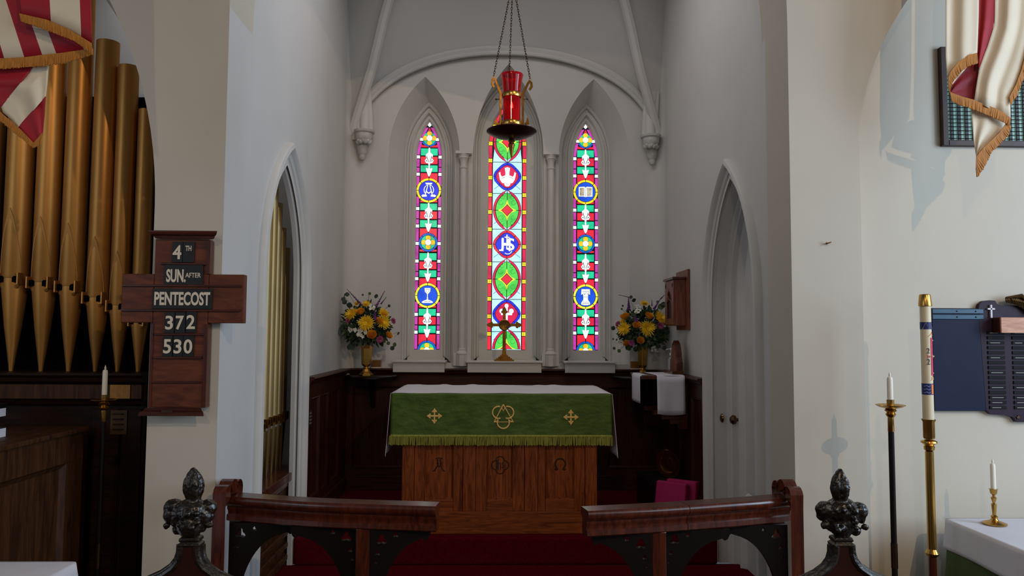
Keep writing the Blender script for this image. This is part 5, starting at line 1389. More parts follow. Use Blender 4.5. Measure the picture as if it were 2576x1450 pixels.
# ================================================================== SANCTUARY LAMP
YL = 3.2; k_ = YL / F
lc = PY(1287, 336, YL); lx = lc.x
def LZ(py): return PY(1287, py, YL).z
t = thing('sanctuary_lamp', 'hanging red glass sanctuary lamp with brass arms, dark dish and three chains', 'hanging lamp', (lx, YL, LZ(400)))
zr_ = LZ(334)
b = MB(); b.lathe([(.001, zr_ - .030), (.03, zr_ - .028), (.07, zr_ - .018), (.1, zr_ - .004), (64.5 * k_, zr_ + .004), (64 * k_, zr_ + .008), (.095, zr_ + .002), (.05, zr_ - .008), (.001, zr_ - .010)], (lx, YL, 0), 48); b.build('dish', mat('dark_bronze', rgb(74, 48, 46), .3, .85), t, smooth=True)
b = MB(); zf = LZ(352); b.lathe([(.008, zf + .006), (.012, zf), (.016, zf - .006), (.010, zf - .012), (.013, zf - .018), (.015, zf - .022), (.010, zf - .04), (.006, zf - .065), (.003, zf - .078), (.001, zf - .083)], (lx, YL, 0), 16); b.build('finial', bronze, t, smooth=True)
zg = LZ(312); zt_ = LZ(188)
redg = mat('red_glass', (.85, .015, .03, 1), .06, trans=.82, ior=1.35)
b = MB(); ro_ = 22.5 * k_
b.lathe([(.001, zg), (ro_, zg + .002), (ro_ * 1.0, zg + .12), (ro_ * 1.04, zt_ - .07), (ro_ * 1.18, zt_ - .02), (ro_ * 1.30, zt_ - .003), (ro_ * 1.28, zt_), (ro_ * 1.15, zt_ - .02), (ro_ * .98, zt_ - .07), (ro_ * .94, zg + .12), (ro_ * .94, zg + .008), (.001, zg + .006)], (lx, YL, 0), 32); b.build('red_glass', redg, t, smooth=True)
b = MB(); zc_ = LZ(277); b.lathe([(.001, zg + .009), (ro_ * .8, zg + .009), (ro_ * .8, zc_), (.001, zc_ + .002)], (lx, YL, 0), 20); cn = b.build('candle', mat('red_wax', rgb(220, 30, 40), .5, emit=.18), t, smooth=True)
b = MB(); b.lathe([(.001, zc_ + .004), (.006, zc_ + .012), (.005, zc_ + .022), (.001, zc_ + .036)], (lx, YL, 0), 10); b.build('flame', mat('flame', (1, .75, .35, 1), .5, emit=14), cn, smooth=2)
for py0, py1, rr in ((236, 246, 24.5), (308, 317, 27)):
    b = MB(); z0, z1 = LZ(py1), LZ(py0); b.lathe([(rr * k_ * .96, z0), (rr * k_, z0), (rr * k_ * 1.04, (z0 + z1) / 2), (rr * k_, z1), (rr * k_ * .96, z1)], (lx, YL, 0), 32); b.f = [f for f in b.f if len(f) == 4]; b.m = b.m[:len(b.f)]; b.build('brass_band', brass, t, smooth=True, solid=.0015)
def arm_at(ang, z_hook):
    ca, sa = cos(ang), sin(ang)
    M = Matrix(((ca, -sa, 0, lx), (sa, ca, 0, YL), (0, 0, 1, 0), (0, 0, 0, 1)))
    r0 = 26.5 * k_; pts = [(r0, LZ(317)), (r0, LZ(236)), (r0 + .026, z_hook - .006), (r0 + .034, z_hook + .002), (r0 + .046, z_hook - .008), (r0 + .048, z_hook - .028), (r0 + .036, z_hook - .045), (r0 + .030, z_hook - .040), (r0 + .038, z_hook - .026), (r0 + .037, z_hook - .012), (r0 + .032, z_hook - .010), (r0 + .009, LZ(240)), (r0 + .009, LZ(317))]
    vv, ff = curve_mesh([pts], .004); b = MB(); b.xf = M; b.add([(x, z, y) for x, y, z in vv], ff); b.build('arm', bronze, t, bevel=.001)
    pts = [(r0 + .012, LZ(317)), (r0 + .034, LZ(315)), (r0 + .031, LZ(306)), (r0 + .024, LZ(297)), (r0 + .020, LZ(310)), (r0 + .012, LZ(312))]
    vv, ff = curve_mesh([pts], .003); b = MB(); b.xf = M; b.add([(x, z, y) for x, y, z in vv], ff); b.build('leaf_scroll', bronze, t)
    b = MB(); b.xf = M; b.tube([(r0 - .002, 0, LZ(252)), (r0 + .022, 0, LZ(252))], .0016, 6); b.sphere((r0 + .024, 0, LZ(252)), .005, n=8, m=6); b.build('thumb_screw', brassd, t, smooth=2)
    return M @ Vector((r0 + .036, 0, z_hook + .002))
hooks = [arm_at(R(188), LZ(199)), arm_at(R(-14), LZ(206)), arm_at(R(98), LZ(196))]
top = PY(1290, -50, YL)
def chain(p0, p1, m_, name, par):
    p0, p1 = Vector(p0), Vector(p1); d = (p1 - p0); n = int(d.length / .0115); d.normalize(); a = Vector((0, 1, 0)); u = d.cross(a).normalized(); v = d.cross(u); b = MB()
    for i in range(n):
        c = p0 + (p1 - p0) * ((i + .5) / n); s_ = (u if i % 2 else v); w_ = (v if i % 2 else u); ring = []
        for k in range(8):
            al = 2 * pi * k / 8; ring.append((c + d * .0085 * cos(al) + s_ * .0046 * sin(al)))
        for sg in (1,):
            inn = [c + (p - c) * .55 for p in ring]
            b.loft([[p + w_ * .0014 for p in ring], [p - w_ * .0014 for p in ring], [p - w_ * .0014 for p in inn], [p + w_ * .0014 for p in inn], [p + w_ * .0014 for p in ring]], True, False)
    return b.build(name, m_, par)
chm = mat('chain_metal', rgb(60, 46, 30), .4, .9)
for h in hooks: chain(h + Vector((0, 0, .006)), top, chm, 'chain', t)
for h in hooks:
    b = MB(); b.tube([h + Vector((.006 * cos(a), 0, .004 + .006 * sin(a))) for a in [2 * pi * k / 10 for k in range(11)]], .0012, 5, cap=False); b.build('ring', brass, t)
b = MB(); b.lathe([(.001, top.z - .01), (.012, top.z - .004), (.012, top.z + .004), (.003, top.z + .012), (.003, top.z + 2.2), (.001, top.z + 2.2)], (top.x, YL, 0), 12); b.build('suspension_rod', chm, t, smooth=True)

# ================================================================== STANDS AND CANDLES
def lathe_part(t, name, prof, x, y, m_, n=24):
    b = MB(); b.lathe(prof, (x, y, 0), n); return b.build(name, m_, t, smooth=True)
def candle_thing(x, y, z0, z1, r, label, group=None):
    t = thing('candle', label, 'candle', (x, y, z0), group)
    lathe_part(t, 'wax', [(.001, z0), (r * 1.02, z0), (r, z1 - .012), (r * .8, z1 - .003), (.001, z1)], x, y, wax, 16)
    lathe_part(t, 'wick_tip', [(r * .32, z1 - .002), (r * .42, z1 + .008), (.001, z1 + .022)], x, y, wax, 10)
    return t
def floor_stand(px, ypan, Y, pys, label, clabel, tilt=0):
    p = PY(px, ypan, Y); x = p.x; z = p.z; k = Y / F
    t = thing('candle_stand', label, 'candle stand', (x, Y, 0), 'tall floor candle stands')
    Z = lambda py: PY(px, py, Y).z
    lathe_part(t, 'drip_pan', [(.001, z - .012), (.022, z - .012), (.05, z - .004), (.0625, z + .004), (.061, z + .006), (.045, z), (.001, z - .004)], x, Y, brass, 32)
    lathe_part(t, 'candle_cup', [(.001, z - .01), (.015, z - .004), (.016, z + .028), (.001, z + .028)], x, Y, brass)
    lathe_part(t, 'brass_neck', [(.011, Z(pys[0])), (.014, Z(pys[0]) + .004), (.013, z - .05), (.018, z - .045), (.022, z - .036), (.016, z - .03), (.026, z - .02), (.020, z - .012)], x, Y, brass)
    lathe_part(t, 'pole', [(.0125, Z(pys[1])), (.0125, Z(pys[0]) + .002)], x, Y, blackw, 16)
    lathe_part(t, 'brass_collar', [(.0145, Z(pys[2])), (.0145, Z(pys[1]))], x, Y, brassd, 16)
    lathe_part(t, 'lower_pole', [(.0125, .05), (.0125, Z(pys[2]))], x, Y, blackw, 16)
    lathe_part(t, 'foot', [(.085, .002), (.085, .02), (.05, .035), (.016, .06), (.013, .08)], x, Y, brassd, 32)
    candle_thing(x, Y, z + .029, Z(pys[3]), .0125, clabel)
floor_stand(262, 1008, 3.86, (1063, 1368, 1430, 930), 'tall dark candle stand in front of the organ case', 'white candle on the tall stand before the organ')
floor_stand(2240, 1022, 3.3, (1088, 1367, 1430, 948), 'tall dark candle stand between the right pier and the decorated candle', 'white candle on the tall stand at the right')
# paschal candle
YP = 3.4; pc = PY(2331, 900, YP); px0 = pc.x
def QZ2(py): return PY(2335, py, YP).z
t = thing('paschal_candle', 'thick ivory candle with blue bands, pink cross and brass cap', 'candle', (px0, YP, QZ2(1058)))
rc = 13.3 * YP / F
lathe_part(t, 'wax', [(.001, QZ2(1060)), (rc, QZ2(1060)), (rc * .97, QZ2(765)), (.001, QZ2(765))], px0, YP, waxi, 28)
lathe_part(t, 'brass_cap', [(rc * 1.18, QZ2(771)), (rc * 1.2, QZ2(768)), (rc * 1.02, QZ2(744)), (rc * .9, QZ2(741)), (.001, QZ2(742))], px0, YP, brass, 28)
navy = mat('navy_band', rgb(30, 44, 110), .5); pinkb = mat('pink_wax', rgb(224, 60, 100), .5); orangem = mat('orange_paint', rgb(232, 130, 70), .5)
lathe_part(t, 'blue_band', [(rc * 1.01, QZ2(829)), (rc * 1.01, QZ2(811))], px0, YP, navy, 28); lathe_part(t, 'blue_band', [(rc * 1.015, QZ2(993)), (rc * 1.015, QZ2(965))], px0, YP, navy, 28)
def cyl_patch(pts, m_, name, r=rc * 1.02, th=.0012):
    """pts (dx px from candle centre, py)"""
    b = MB(); P = []
    for dx, py in pts:
        x = max(-.99, min(.99, dx / 13.3)); P.append((px0 + r * x, YP - r * sqrt(1 - x * x) - .0008, QZ2(py)))
    b.add(P, [tuple(range(len(P)))]); return b.build(name, m_, t, solid=th)
def cyl_line(pts, m_, name, w_=.0012, r=rc * 1.04):
    b = MB(); P = []
    for dx, py in pts: x = max(-.99, min(.99, dx / 13.3)); P.append((px0 + r * x, YP - r * sqrt(1 - x * x), QZ2(py)))
    b.tube(P, w_, 5); return b.build(name, m_, t)
cyl_line([(-12, 829), (-6, 812), (-1, 828), (5, 812), (11, 828)], goldth, 'gold_zigzag', .0008)
cyl_patch([(4, 850), (9.5, 850), (9.5, 945), (4, 945)], pinkb, 'pink_cross_upright'); cyl_patch([(-5, 892), (12, 892), (12, 902), (-5, 902)], pinkb, 'pink_cross_arm')
cyl_line([(-2, 847), (3, 843), (8, 836), (11, 846)], orangem, 'orange_alpha', .001); cyl_line([(1, 957), (5, 955), (4, 950), (8, 946), (12, 950), (11, 956)], orangem, 'orange_omega', .001)
cyl_patch([(2, 967), (8, 967), (8, 991), (2, 991)], orangem, 'orange_figure')
for kk in range(3): cyl_line([(-12, 972 + 8 * kk), (-8, 970 + 8 * kk), (-4, 973 + 8 * kk), (0, 970 + 8 * kk)], linen, 'white_wave', .0007)
for (dx, py) in ((0, 897), (7, 897), (14, 897), (9, 857), (9, 939)):
    p = (px0 + rc * 1.02 * min(.95, dx / 13.3) + (.004 if dx > 12 else 0), YP - rc * 1.06 * sqrt(max(.08, 1 - min(.95, dx / 13.3) ** 2)), QZ2(py))
    b = MB(); b.sphere(p, .0055, n=4, m=2); b.build('wax_stud', waxi, t)
for py0, py1 in ((876, 889), (903, 917)): text3('2', px0 - rc * .55, px0 + rc * .02, QZ2(py1), QZ2(py0), YP - rc * 1.03, cardb, t, name='numeral')
t = thing('paschal_stand', 'tall brass stand holding the decorated ivory candle', 'candle stand', (px0, YP, 0))
xs_ = px0
lathe_part(t, 'cup', [(.001, QZ2(1104)), (.024, QZ2(1104)), (.026, QZ2(1100)), (.026, QZ2(1062)), (.031, QZ2(1057)), (.031, QZ2(1055)), (.0265, QZ2(1056)), (.0255, QZ2(1060.5)), (.001, QZ2(1061))], xs_, YP, brass, 8)
lathe_part(t, 'knop', [(.012, QZ2(1136)), (.022, QZ2(1132)), (.024, QZ2(1124)), (.018, QZ2(1121)), (.036, QZ2(1114)), (.034, QZ2(1110)), (.014, QZ2(1106)), (.014, QZ2(1103))], xs_, YP, brass)
lathe_part(t, 'tube', [(.019, QZ2(1386)), (.0185, QZ2(1136))], xs_, YP, brass, 16)
lathe_part(t, 'lower_knop', [(.017, QZ2(1402)), (.024, QZ2(1398)), (.03, QZ2(1392)), (.024, QZ2(1386)), (.02, QZ2(1382))], xs_, YP, brass)
lathe_part(t, 'wooden_shaft', [(.017, .05), (.017, QZ2(1400))], xs_, YP, mahog, 16)
lathe_part(t, 'foot', [(.10, .002), (.10, .02), (.05, .04), (.02, .06)], xs_, YP, mahog, 32)

# tables with white cloths -------------------------------------------------
zt2 = .80; tx0 = PZ(2414, 1325, zt2).x; ty1 = PZ(2414, 1306, zt2).y
t = thing('side_table', 'table at the lower right draped in green cloth', 'table', (tx0 + .45, ty1 - .5, 0))
boxo('table_top', mahog, t, tx0 + .02, tx0 + .95, ty1 - 1.15, ty1 - .02, zt2 - .035, zt2 - .005)
for ex_ in (.08, .86):
    for ey in (.1, 1.06): boxo('leg', mahog, t, tx0 + ex_, tx0 + ex_ + .05, ty1 - ey - .05, ty1 - ey, .002, zt2 - .035)
def cloth(x0, x1, y0, y1, z, hang, name, m_, wob, label, cat='tablecloth', group=None, rnd=.012, flare=.03):
    """draped rectangular cloth: closed skirt loop of rounded rectangle"""
    def rect(o, n=16):
        pts = []; cx_, cy_ = (x0 + x1) / 2, (y0 + y1) / 2; hx, hy = (x1 - x0) / 2 + o, (y1 - y0) / 2 + o; r = .03 + o
        for q, (sx, sy) in enumerate(((1, 1), (-1, 1), (-1, -1), (1, -1))):
            for k in range(5):
                a = pi / 2 * q + pi / 2 * k / 4; pts.append((cx_ + sx * (hx - r) + r * cos(a), cy_ + sy * (hy - r) + r * sin(a)))
        out = []
        for i, p in enumerate(pts):
            q = pts[(i + 1) % len(pts)]; L = math.dist(p, q); nn = max(1, int(L / .05))
            for k in range(nn): out.append((p[0] + (q[0] - p[0]) * k / nn, p[1] + (q[1] - p[1]) * k / nn))
        return out
    base = rect(0); m0 = len(base); cx_, cy_ = (x0 + x1) / 2, (y0 + y1) / 2
    rings = [[(cx_ + (p[0] - cx_) * .5, cy_ + (p[1] - cy_) * .5, z) for p in base], [(cx_ + (p[0] - cx_) * .97, cy_ + (p[1] - cy_) * .97, z) for p in base]]
    for j in range(9):
        q = j / 8; ring = []
        for i, p in enumerate(base):
            d = Vector((p[0] - cx_, p[1] - cy_)); d = Vector((d.x / abs(x1 - x0), d.y / abs(y1 - y0))).normalized(); s = i * .05
            off_ = .002 + flare * q * (1 + .8 * sin(s * wob + 1.3 * sin(s * 3.1))); ring.append((p[0] + d.x * off_, p[1] + d.y * off_, z - rnd * (q > 0) * 0 - hang * q - .012 * q * sin(s * 2)))
        rings.append(ring)
    b = MB(); b.loft(rings, True, False); b.f.append(tuple(range(m0))); b.m.append(0)
    o = b.build(name, m_, None, smooth=2, solid=.003); tag(o, label, cat, group); return o
greend = mat('green_cloth', rgb(74, 92, 48), .8, nscale=8, var=.2)
b = cloth(tx0 + .016, tx0 + .954, ty1 - 1.154, ty1 - .016, zt2 - .001, .62, 'green_tablecloth', greend, 12, 'green cloth hanging below the white one on the right table', 'tablecloth', None)
cloth(tx0 + .006, tx0 + .964, ty1 - 1.164, ty1 - .006, zt2 + .004, .135, 'white_tablecloth', linen, 9, 'white cloth over the green one on the right table', 'tablecloth', None, flare=.02)
pq = PZ(2502, 1319, zt2 + .009)
t = thing('candlestick', 'small brass candlestick on the right table', 'candlestick', (pq.x, pq.y, zt2 + .009))
kz = pq.y / F; z0 = zt2 + .009
lathe_part(t, 'base', [(.001, z0), (.052, z0), (.053, z0 + .005), (.035, z0 + .012), (.018, z0 + .018), (.012, z0 + .028)], pq.x, pq.y, brass, 32)
zz = lambda py: z0 + (1319 - py) * kz
lathe_part(t, 'stem', [(.012, z0 + .026), (.016, zz(1300)), (.008, zz(1296)), (.012, zz(1270)), (.006, zz(1266)), (.011, zz(1258)), (.013, zz(1254)), (.006, zz(1250)), (.007, zz(1246))], pq.x, pq.y, brass)
lathe_part(t, 'cup', [(.007, zz(1247)), (.014, zz(1243)), (.017, zz(1234)), (.020, zz(1232)), (.001, zz(1232))], pq.x, pq.y, brass)
candle_thing(pq.x, pq.y, zz(1232) + .0005, zz(1168), .0115, 'white candle in the small brass candlestick')
wl_ = PZ(210, 1412, .80)
t = thing('lectern_table', 'small table under a white cloth at the lower left corner', 'table', (wl_.x - .4, wl_.y - .35, 0))
boxo('table_top', mahog, t, wl_.x - .9, wl_.x - .02, wl_.y - .7, wl_.y - .02, .765, .794)
for ex_ in (.84, .1):
    for ey in (.08, .62): boxo('leg', mahog, t, wl_.x - ex_, wl_.x - ex_ + .05, wl_.y - ey - .05, wl_.y - ey, .002, .765)
cloth(wl_.x - .905, wl_.x - .012, wl_.y - .706, wl_.y - .012, .80, .3, 'white_cloth', linen, 9, 'white cloth draped over the table in the lower left corner', 'tablecloth', None, flare=.03)

# ================================================================== PLAQUES, GRILLE ON THE RIGHT
def W(px, py, d=.02): return PY(px, py, YW - d)
slate = mat('slate_board', rgb(34, 38, 62), .5, spec=.15, nscale=5, var=.2); plq = mat('plaque_wood', rgb(50, 34, 50), .5, spec=.2, nscale=6, var=.3, stretch=(3, 3, .6))
t = thing('notice_board', 'plain dark blue board on the wall behind the decorated candle', 'board', (W(2400, 900).x, YW - .02, W(2400, 900).z))
x0, x1 = W(2345, 900).x, W(2474, 900).x; z0, z1 = W(2400, 1034).z, W(2400, 776).z
boxo('panel', slate, t, x0, x1, YW - .028, YW - .003, z0, z1, bevel=.003)
for k in range(2):
    boxo('metal_strip', mat('teal_strip', rgb(40, 66, 84), .35, .3), t, x0, x1, YW - .034, YW - .028, z1 - .028 - k * .03, z1 - .004 - k * .03, bevel=.002)
    for q in range(2):
        b = MB(); b.sphere((x0 + .13 + q * .0 - .07 * 0 + q * .10, YW - .035, z1 - .016 - k * .03), .004, n=8, m=5); b.build('stud', brassd, t, smooth=2)
t = thing('honour_roll', 'dark memorial plaque with rows of name plates, white cross and bronze eagle', 'plaque', (W(2540, 900).x, YW - .03, W(2540, 900).z))
ol = [(2459, 776), (2462, 766), (2472, 758), (2486, 756), (2500, 757), (2506, 766), (2520, 769), (2700, 769), (2720, 780), (2742, 1060), (2555, 1062), (2546, 1050), (2530, 1045), (2490, 1042), (2478, 1032)]
P = [W(x, y) for x, y in ol]; vv, ff = curve_mesh([[(p.x, p.z) for p in P][::-1]], .013)
b = MB(); b.add([(x, YW - .016 + z, zz_) for x, zz_, z in vv], ff); b.build('wooden_back', plq, t, bevel=.004)
b = MB(); c0 = W(2488, 783); b.box(c0.x - .0045, c0.x + .0045, YW - .040, YW - .030, c0.z - .036, c0.z + .032); b.box(c0.x - .019, c0.x + .019, YW - .040, YW - .030, c0.z + .006, c0.z + .015); b.build('white_cross', mat('pale_metal', rgb(214, 206, 212), .4), t, bevel=.001)
text3('F', W(2502, 830).x, W(2508, 830).x, W(2502, 831).z, W(2502, 817).z, YW - .031, mat('pale_metal', (1, 1, 1, 1)), t, bold=.01)
xa, xb_ = W(2478, 840).x, W(2520, 840).x; dzr = W(2500, 833).z - W(2500, 845.4).z
for r_i in range(16):
    z = W(2500, 833).z - r_i * dzr; 
    for c in range(3):
        xx0 = xa + .004 + c * (xb_ - xa) * 1.47
        if W(2478, 840).x + 0 > 0:
            pl = boxo('name_plate', mat('plate_black', rgb(24, 24, 25), .6, spec=.15), t, xx0, xx0 + (xb_ - xa), YW - .034, YW - .029, z - dzr * .72, z - dzr * .06, bevel=.001)
            if r_i in (0, 13, 14, 15) or (r_i % 3 == 2):
                b = MB(); b.box(xx0 + .012, xx0 + (xb_ - xa) * (.55 + .3 * random.random()), YW - .0350, YW - .0341, z - dzr * .48, z - dzr * .36); b.build('engraved_line', mat('engraving', rgb(150, 146, 140) if r_i in (0, 13, 14, 15) else rgb(74, 72, 70), .5), pl)
# star
c0 = W(2557, 1050); st = [(c0.x + (.011 if k % 2 == 0 else .005) * sin(pi * k / 5), c0.z + (.011 if k % 2 == 0 else .005) * cos(pi * k / 5)) for k in range(10)]
vv, ff = curve_mesh([st[::-1]], .002); b = MB(); b.add([(x, YW - .032 + z, q) for x, q, z in vv], ff); b.build('brass_star', brassd, t)
# eagle
b = MB()
def feather(x0_, z0_, x1_, z1_, w_, yy):
    d = Vector((x1_ - x0_, 0, z1_ - z0_)); l = d.length; d.normalize(); s_ = Vector((-d.z, 0, d.x)); o_ = Vector((x0_, yy, z0_)); pts = []
    b.add([o_ - s_ * w_ * .5, o_ + s_ * w_ * .5, o_ + d * l * .8 + s_ * w_ * .5, o_ + d * l + Vector((0, -.002, 0)), o_ + d * l * .8 - s_ * w_ * .5, o_ + d * l * .5 + Vector((0, -.006, 0))], [(0, 1, 5), (1, 2, 5), (2, 3, 5), (3, 4, 5), (4, 0, 5)])
eg = W(2585, 770); tipw = W(2516, 750); kk2 = 1.0
b.tube([(eg.x - .015, YW - .05, eg.z + .015), (eg.x - .06, YW - .06, eg.z + .05), (tipw.x + .01, YW - .05, tipw.z)], [.012, .012, .005], 8)
for k in range(11):
    q = k / 10; sx_ = eg.x - .03 - q * (eg.x - .03 - tipw.x - .012); sz_ = eg.z + .035 + .01 * sin(q * pi) + q * (tipw.z - eg.z - .035); feather(sx_, sz_, sx_ + .012 - .008 * q, sz_ - .075 + .045 * q, .013, YW - .048 - .002 * (k % 2))
for k in range(8):
    q = k / 7; sx_ = eg.x - .03 - q * .075; feather(sx_, eg.z + .025 + .012 * q, sx_ + .008, eg.z - .01 + .02 * q, .012, YW - .055)
for sgn in (1,):
    b.sphere((eg.x + .0, YW - .055, eg.z - .005), .026, 1, .7, 1.7, 12, 8); b.sphere((eg.x, YW - .06, eg.z + .05), .014, 1, 1, 1, 10, 7); b.tube([(eg.x, YW - .07, eg.z + .05), (eg.x - .006, YW - .09, eg.z + .042)], [.005, .001], 6)
    n0 = len(b.v)
for k in range(11):
    q = k / 10; sx_ = eg.x + .03 + q * (eg.x - .03 - tipw.x - .012); sz_ = eg.z + .035 + q * (tipw.z - eg.z - .035); feather(sx_, sz_, sx_ - .012 + .008 * q, sz_ - .075 + .045 * q, .013, YW - .048 - .002 * (k % 2))
b.tube([(eg.x + .015, YW - .05, eg.z + .015), (eg.x + .06, YW - .06, eg.z + .05), (2 * eg.x - tipw.x - .01, YW - .05, tipw.z)], [.012, .012, .005], 8)
b.build('bronze_eagle', mat('eagle_bronze', rgb(92, 66, 34), .4, .7, nscale=60, var=.5), t)
t = thing('wooden_block_shelf', 'pale wooden box fixed across the top of the memorial plaque', 'box', (W(2560, 820).x, YW - .06, W(2560, 838).z))
xx0 = PY(2519, 820, YW - .10).x; zz0 = PY(2540, 838, YW - .10).z; zz1 = PY(2540, 799, YW - .10).z
boxo('box_front', boardl, t, xx0, xx0 + .42, YW - .10, YW - .09, zz0, zz1, bevel=.001); boxo('box_side', mahog, t, xx0, xx0 + .012, YW - .09, YW - .036, zz0, zz1, bevel=.001); boxo('box_top', mahog, t, xx0 + .012, xx0 + .42, YW - .09, YW - .036, zz1 - .012, zz1, bevel=.001)
# grille window
gx0 = W(2368, 250, .01); zb0 = W(2420, 369, .01).z; zt0 = W(2380, 121, .01).z; gx = W(2366, 300, .01).x; gx1 = gx + 1.0
t = thing('window_4', 'wood framed grille window with pale green glass behind dark bars, behind the white flag', None, (gx, YW, zb0), kind='structure')
fw = .030
wf = mat('grille_frame', rgb(62, 42, 34), .5, nscale=14, var=.3)
boxo('frame_side', wf, t, gx, gx + fw, YW - .03, YW + .01, zb0, zt0); boxo('frame_side', wf, t, gx1 - fw, gx1, YW - .03, YW + .01, zb0, zt0)
boxo('frame_bottom', wf, t, gx + fw, gx1 - fw, YW - .03, YW + .01, zb0, zb0 + fw); boxo('frame_top', wf, t, gx + fw, gx1 - fw, YW - .03, YW + .01, zt0 - fw, zt0)
boxo('glass', mat('pale_green_glass', rgb(120, 160, 152), .3, emit=.42, nscale=30, var=.15), t, gx + fw, gx1 - fw, YW - .006, YW - .001, zb0 + fw, zt0 - fw, bevel=0)
pit = 19.2 * YW / F; n = int((gx1 - gx - 2 * fw) / pit)
for k in range(n + 1):
    x = gx + fw + .022 + k * pit; boxo('vertical_bar', mat('dark_bar', rgb(22, 24, 20), .5), t, x, x + pit * .42, YW - .014, YW - .008, zb0 + fw, zt0 - fw, bevel=0)
b = MB(); z = zb0 + fw + .012
while z < zt0 - fw: b.tube([(gx + fw, YW - .018, z), (gx1 - fw, YW - .018, z)], .0022, 4); z += 10.2 * YW / F
b.build('wires', mat('dark_bar', (0, 0, 0, 1)), t, kind='stuff')
# wall hook
hk = PY(2080, 613, YC - .01)
t = thing('wall_hook', 'tiny brass hook screwed into the right pier wall', 'hook', hk)
b = MB(); b.tube([(hk.x, YC + .004, hk.z), (hk.x, YC - .02, hk.z), (hk.x + .010, YC - .03, hk.z + .003), (hk.x + .016, YC - .022, hk.z + .006)], .003, 6); b.sphere((hk.x - .002, YC - .012, hk.z), .006, n=8, m=6); b.build('hook', bronze, t, smooth=2)

# ================================================================== FLAGS
redf = mat('flag_red', rgb(166, 16, 36), .6, nscale=8, var=.15, bump=.1, bscale=20); whf = mat('flag_white', rgb(226, 212, 186), .65, nscale=6, var=.06, bump=.12, bscale=14)
frg = mat('gold_fringe', rgb(196, 126, 36), .6, nscale=60, var=.4, stretch=(4, 1, .5)); darkred = mat('flag_dark_red', rgb(132, 12, 30), .65, nscale=8, var=.15)
def sheet(A, B, Y, m_, par, name='cloth', nu=26, nv=16, wave=.012, fr_=3.0, ph=0, bands=None, dA=0, dB=0):
    a = resample([(p[0], p[1], (p[2] if len(p) > 2 else dA) * 1000) for p in A], nu); c = resample([(p[0], p[1], (p[2] if len(p) > 2 else dB) * 1000) for p in B], nu)
    def fn(u, v):
        i = min(int(round(u * nu)), nu); q = a[i] * (1 - v) + c[i] * v; w_ = wave * sin(v * fr_ * pi + ph + u * 1.5) * sin(pi * min(1, v * 1.2 + .05))
        return tuple(PY(q.x, q.y, Y + q.z / 1000 + w_))
    b = MB(); b.grid(fn, nu, nv)
    if bands:
        for i in range(len(b.f)):
            x = (i % nu + .5) / nu if bands[0] == 'u' else (i // nu + .5) / nv; k = sum(x > e for e in bands[1]); b.m[i] = bands[2][k]
    return b.build(name, m_, par, smooth=2, solid=.002)
def fringe(A, B, Y, par, n=90, dep=-.004):
    a = resample([(p[0], p[1], 0) for p in A], n); c = resample([(p[0], p[1], 0) for p in B], n); b = MB()
    for i in range(n):
        j = random.uniform(-.002, .002); k1 = a[i]; k2 = a[i + 1]; l1 = a[i] + (c[i] - a[i]) * random.uniform(.93, 1.06); l2 = a[i + 1] + (c[i + 1] - a[i + 1]) * random.uniform(.9, 1.05)
        b.add([PY(k1.x, k1.y, Y + dep), PY(k2.x, k2.y, Y + dep), PY(l2.x, l2.y, Y + dep + j), PY(l1.x, l1.y, Y + dep + j)], [(0, 1, 2, 3)])
    return b.build('gold_fringe', frg, par, kind='stuff', solid=.003)
YF = 3.4
t = thing('white_flag', 'white flag with red stripe and gold fringe hanging at the upper right', 'flag', (2.35, YF, 2.5))
sheet([(2380, -480), (2379, 60), (2379, 150), (2387, 222)], [(2464, -480), (2462, 30), (2460, 90), (2458, 140)], YF - .03, whf, t, wave=.02, fr_=1.6)
fringe([(2386, 226), (2385, 197), (2393, 177), (2411, 156), (2437, 138), (2458, 133)], [(2391, 238), (2392, 218), (2401, 200), (2416, 182), (2437, 167), (2460, 159)], YF - .04, t, 60)
sheet([(2391, 232), (2398, 205), (2416, 180), (2440, 164), (2463, 160)], [(2391, 234), (2405, 240), (2419, 244), (2440, 250), (2452, 252)], YF + .02, darkred, t, wave=.006)
fringe([(2390, 232), (2419, 243), (2449, 251), (2462, 257), (2513, 276), (2542, 297)], [(2393, 254), (2411, 264), (2433, 270), (2462, 281), (2513, 302), (2540, 316)], YF - .01, t, 90)
sheet([(2460, -480), (2458, 0), (2456, 90), (2455, 134), (2460, 168)], [(2510, -480), (2507, 0), (2501, 60), (2482, 126), (2464, 170)], YF, redf, t, wave=.01, fr_=2)
sheet([(2508, -480), (2502, 60), (2480, 130), (2466, 160), (2457, 210), (2451, 254)], [(2640, -480), (2600, 60), (2578, 150), (2560, 200), (2541, 243), (2542, 299)], YF - .005, whf, t, wave=.018, fr_=3.2)
fringe([(2539, 244), (2556, 212), (2569, 177), (2576, 151), (2600, 60)], [(2542, 266), (2559, 240), (2574, 200), (2588, 165), (2612, 70)], YF - .01, t, 60)
sheet([(2442, 264), (2446, 310), (2449, 350), (2456, 394)], [(2536, 300), (2515, 333), (2490, 357), (2457, 395)], YF + .015, whf, t, wave=.008)
fringe([(2534, 306), (2513, 335), (2475, 371), (2456, 394), (2455, 425)], [(2544, 320), (2536, 343), (2495, 383), (2473, 428), (2457, 448)], YF - .002, t, 70)
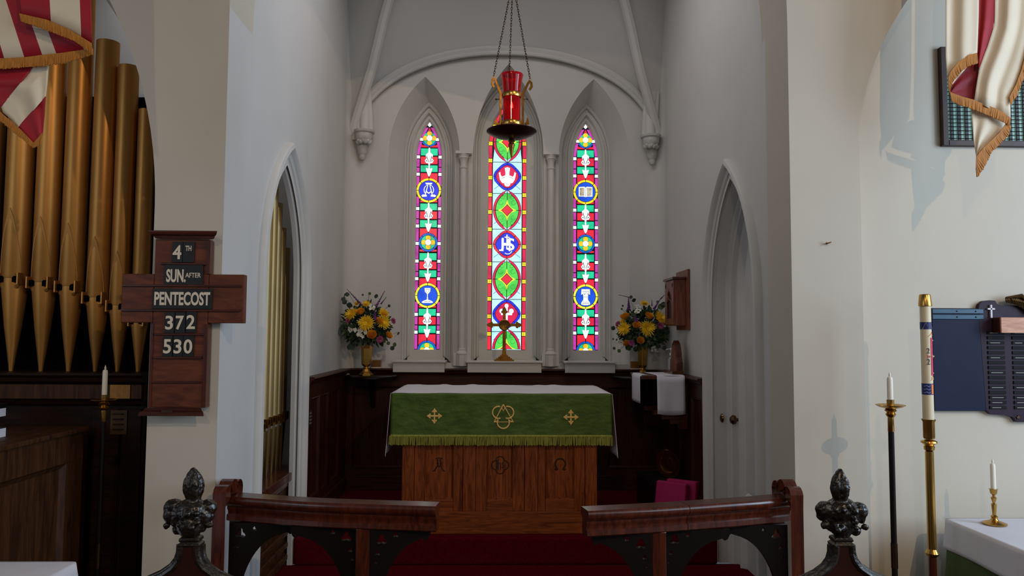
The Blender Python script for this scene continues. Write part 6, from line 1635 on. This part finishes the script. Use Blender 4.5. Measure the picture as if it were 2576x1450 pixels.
p_ = PY(2480, -485, YF); b = MB(); b.tube([(p_.x - .3, YF, p_.z), (p_.x + .5, YF, p_.z)], .016, 10); b.tube([(p_.x + .1, YF, p_.z), (p_.x + .1, YC - .012, p_.z)], .012, 8); b.build('staff', mahog, t, smooth=True)
YF = 2.9
t = thing('striped_flag', 'red and white striped flag with gold fringe hanging at the upper left', 'flag', (-1.9, YF, 2.8))
sheet([(-230, -480), (-150, -480), (-110, -480), (-90, -480), (-70, -480), (-20, -480)], [(-70, 150), (5, 147), (65, 144), (109, 138), (150, 134), (232, 122)], YF + .03, [redf, whf], t, nu=60, wave=.014, fr_=2, bands=('u', (.26, .44, .58, .70, .93), (0, 1, 0, 1, 0, 1)))
fringe([(-70, 150), (5, 147), (65, 144), (109, 138), (150, 134), (234, 122)], [(-70, 176), (5, 174), (65, 169), (109, 166), (160, 160), (233, 138)], YF + .024, t, 110)
sheet([(20, -480), (110, -480), (190, -480), (215, -480)], [(52, 38), (119, 52), (184, 80), (232, 112)], YF - .01, [redf, whf], t, nu=60, wave=.014, fr_=2, ph=1, bands=('u', (.40, .83), (0, 1, 0)))
fringe([(49, 34), (119, 50), (174, 74), (230, 108)], [(53, 54), (119, 77), (184, 102), (234, 137)], YF - .015, t, 80)
sheet([(-70, 172), (0, 171), (84, 168)], [(-70, 246), (-20, 256), (3, 270)], YF + .045, redf, t, wave=.008)
sheet([(84, 168), (122, 166), (119, 208), (115, 243)], [(3, 268), (8, 284), (30, 302), (45, 322)], YF + .045, whf, t, wave=.012, fr_=3)
sheet([(115, 243), (112, 290), (107, 340)], [(45, 320), (64, 342), (85, 364)], YF + .045, redf, t, wave=.006)
fringe([(-70, 238), (0, 281), (50, 324), (85, 360), (107, 334)], [(-70, 264), (0, 304), (50, 346), (84, 373), (104, 362)], YF + .04, t, 90)
p_ = PY(60, -485, YF); b = MB(); b.tube([(p_.x - .5, YF + .02, p_.z), (p_.x + .35, YF + .02, p_.z)], .016, 10); b.tube([(p_.x + .3, YF + .02, p_.z), (p_.x + .3, YC - .012, p_.z)], .012, 8); b.build('staff', mahog, t, smooth=True)
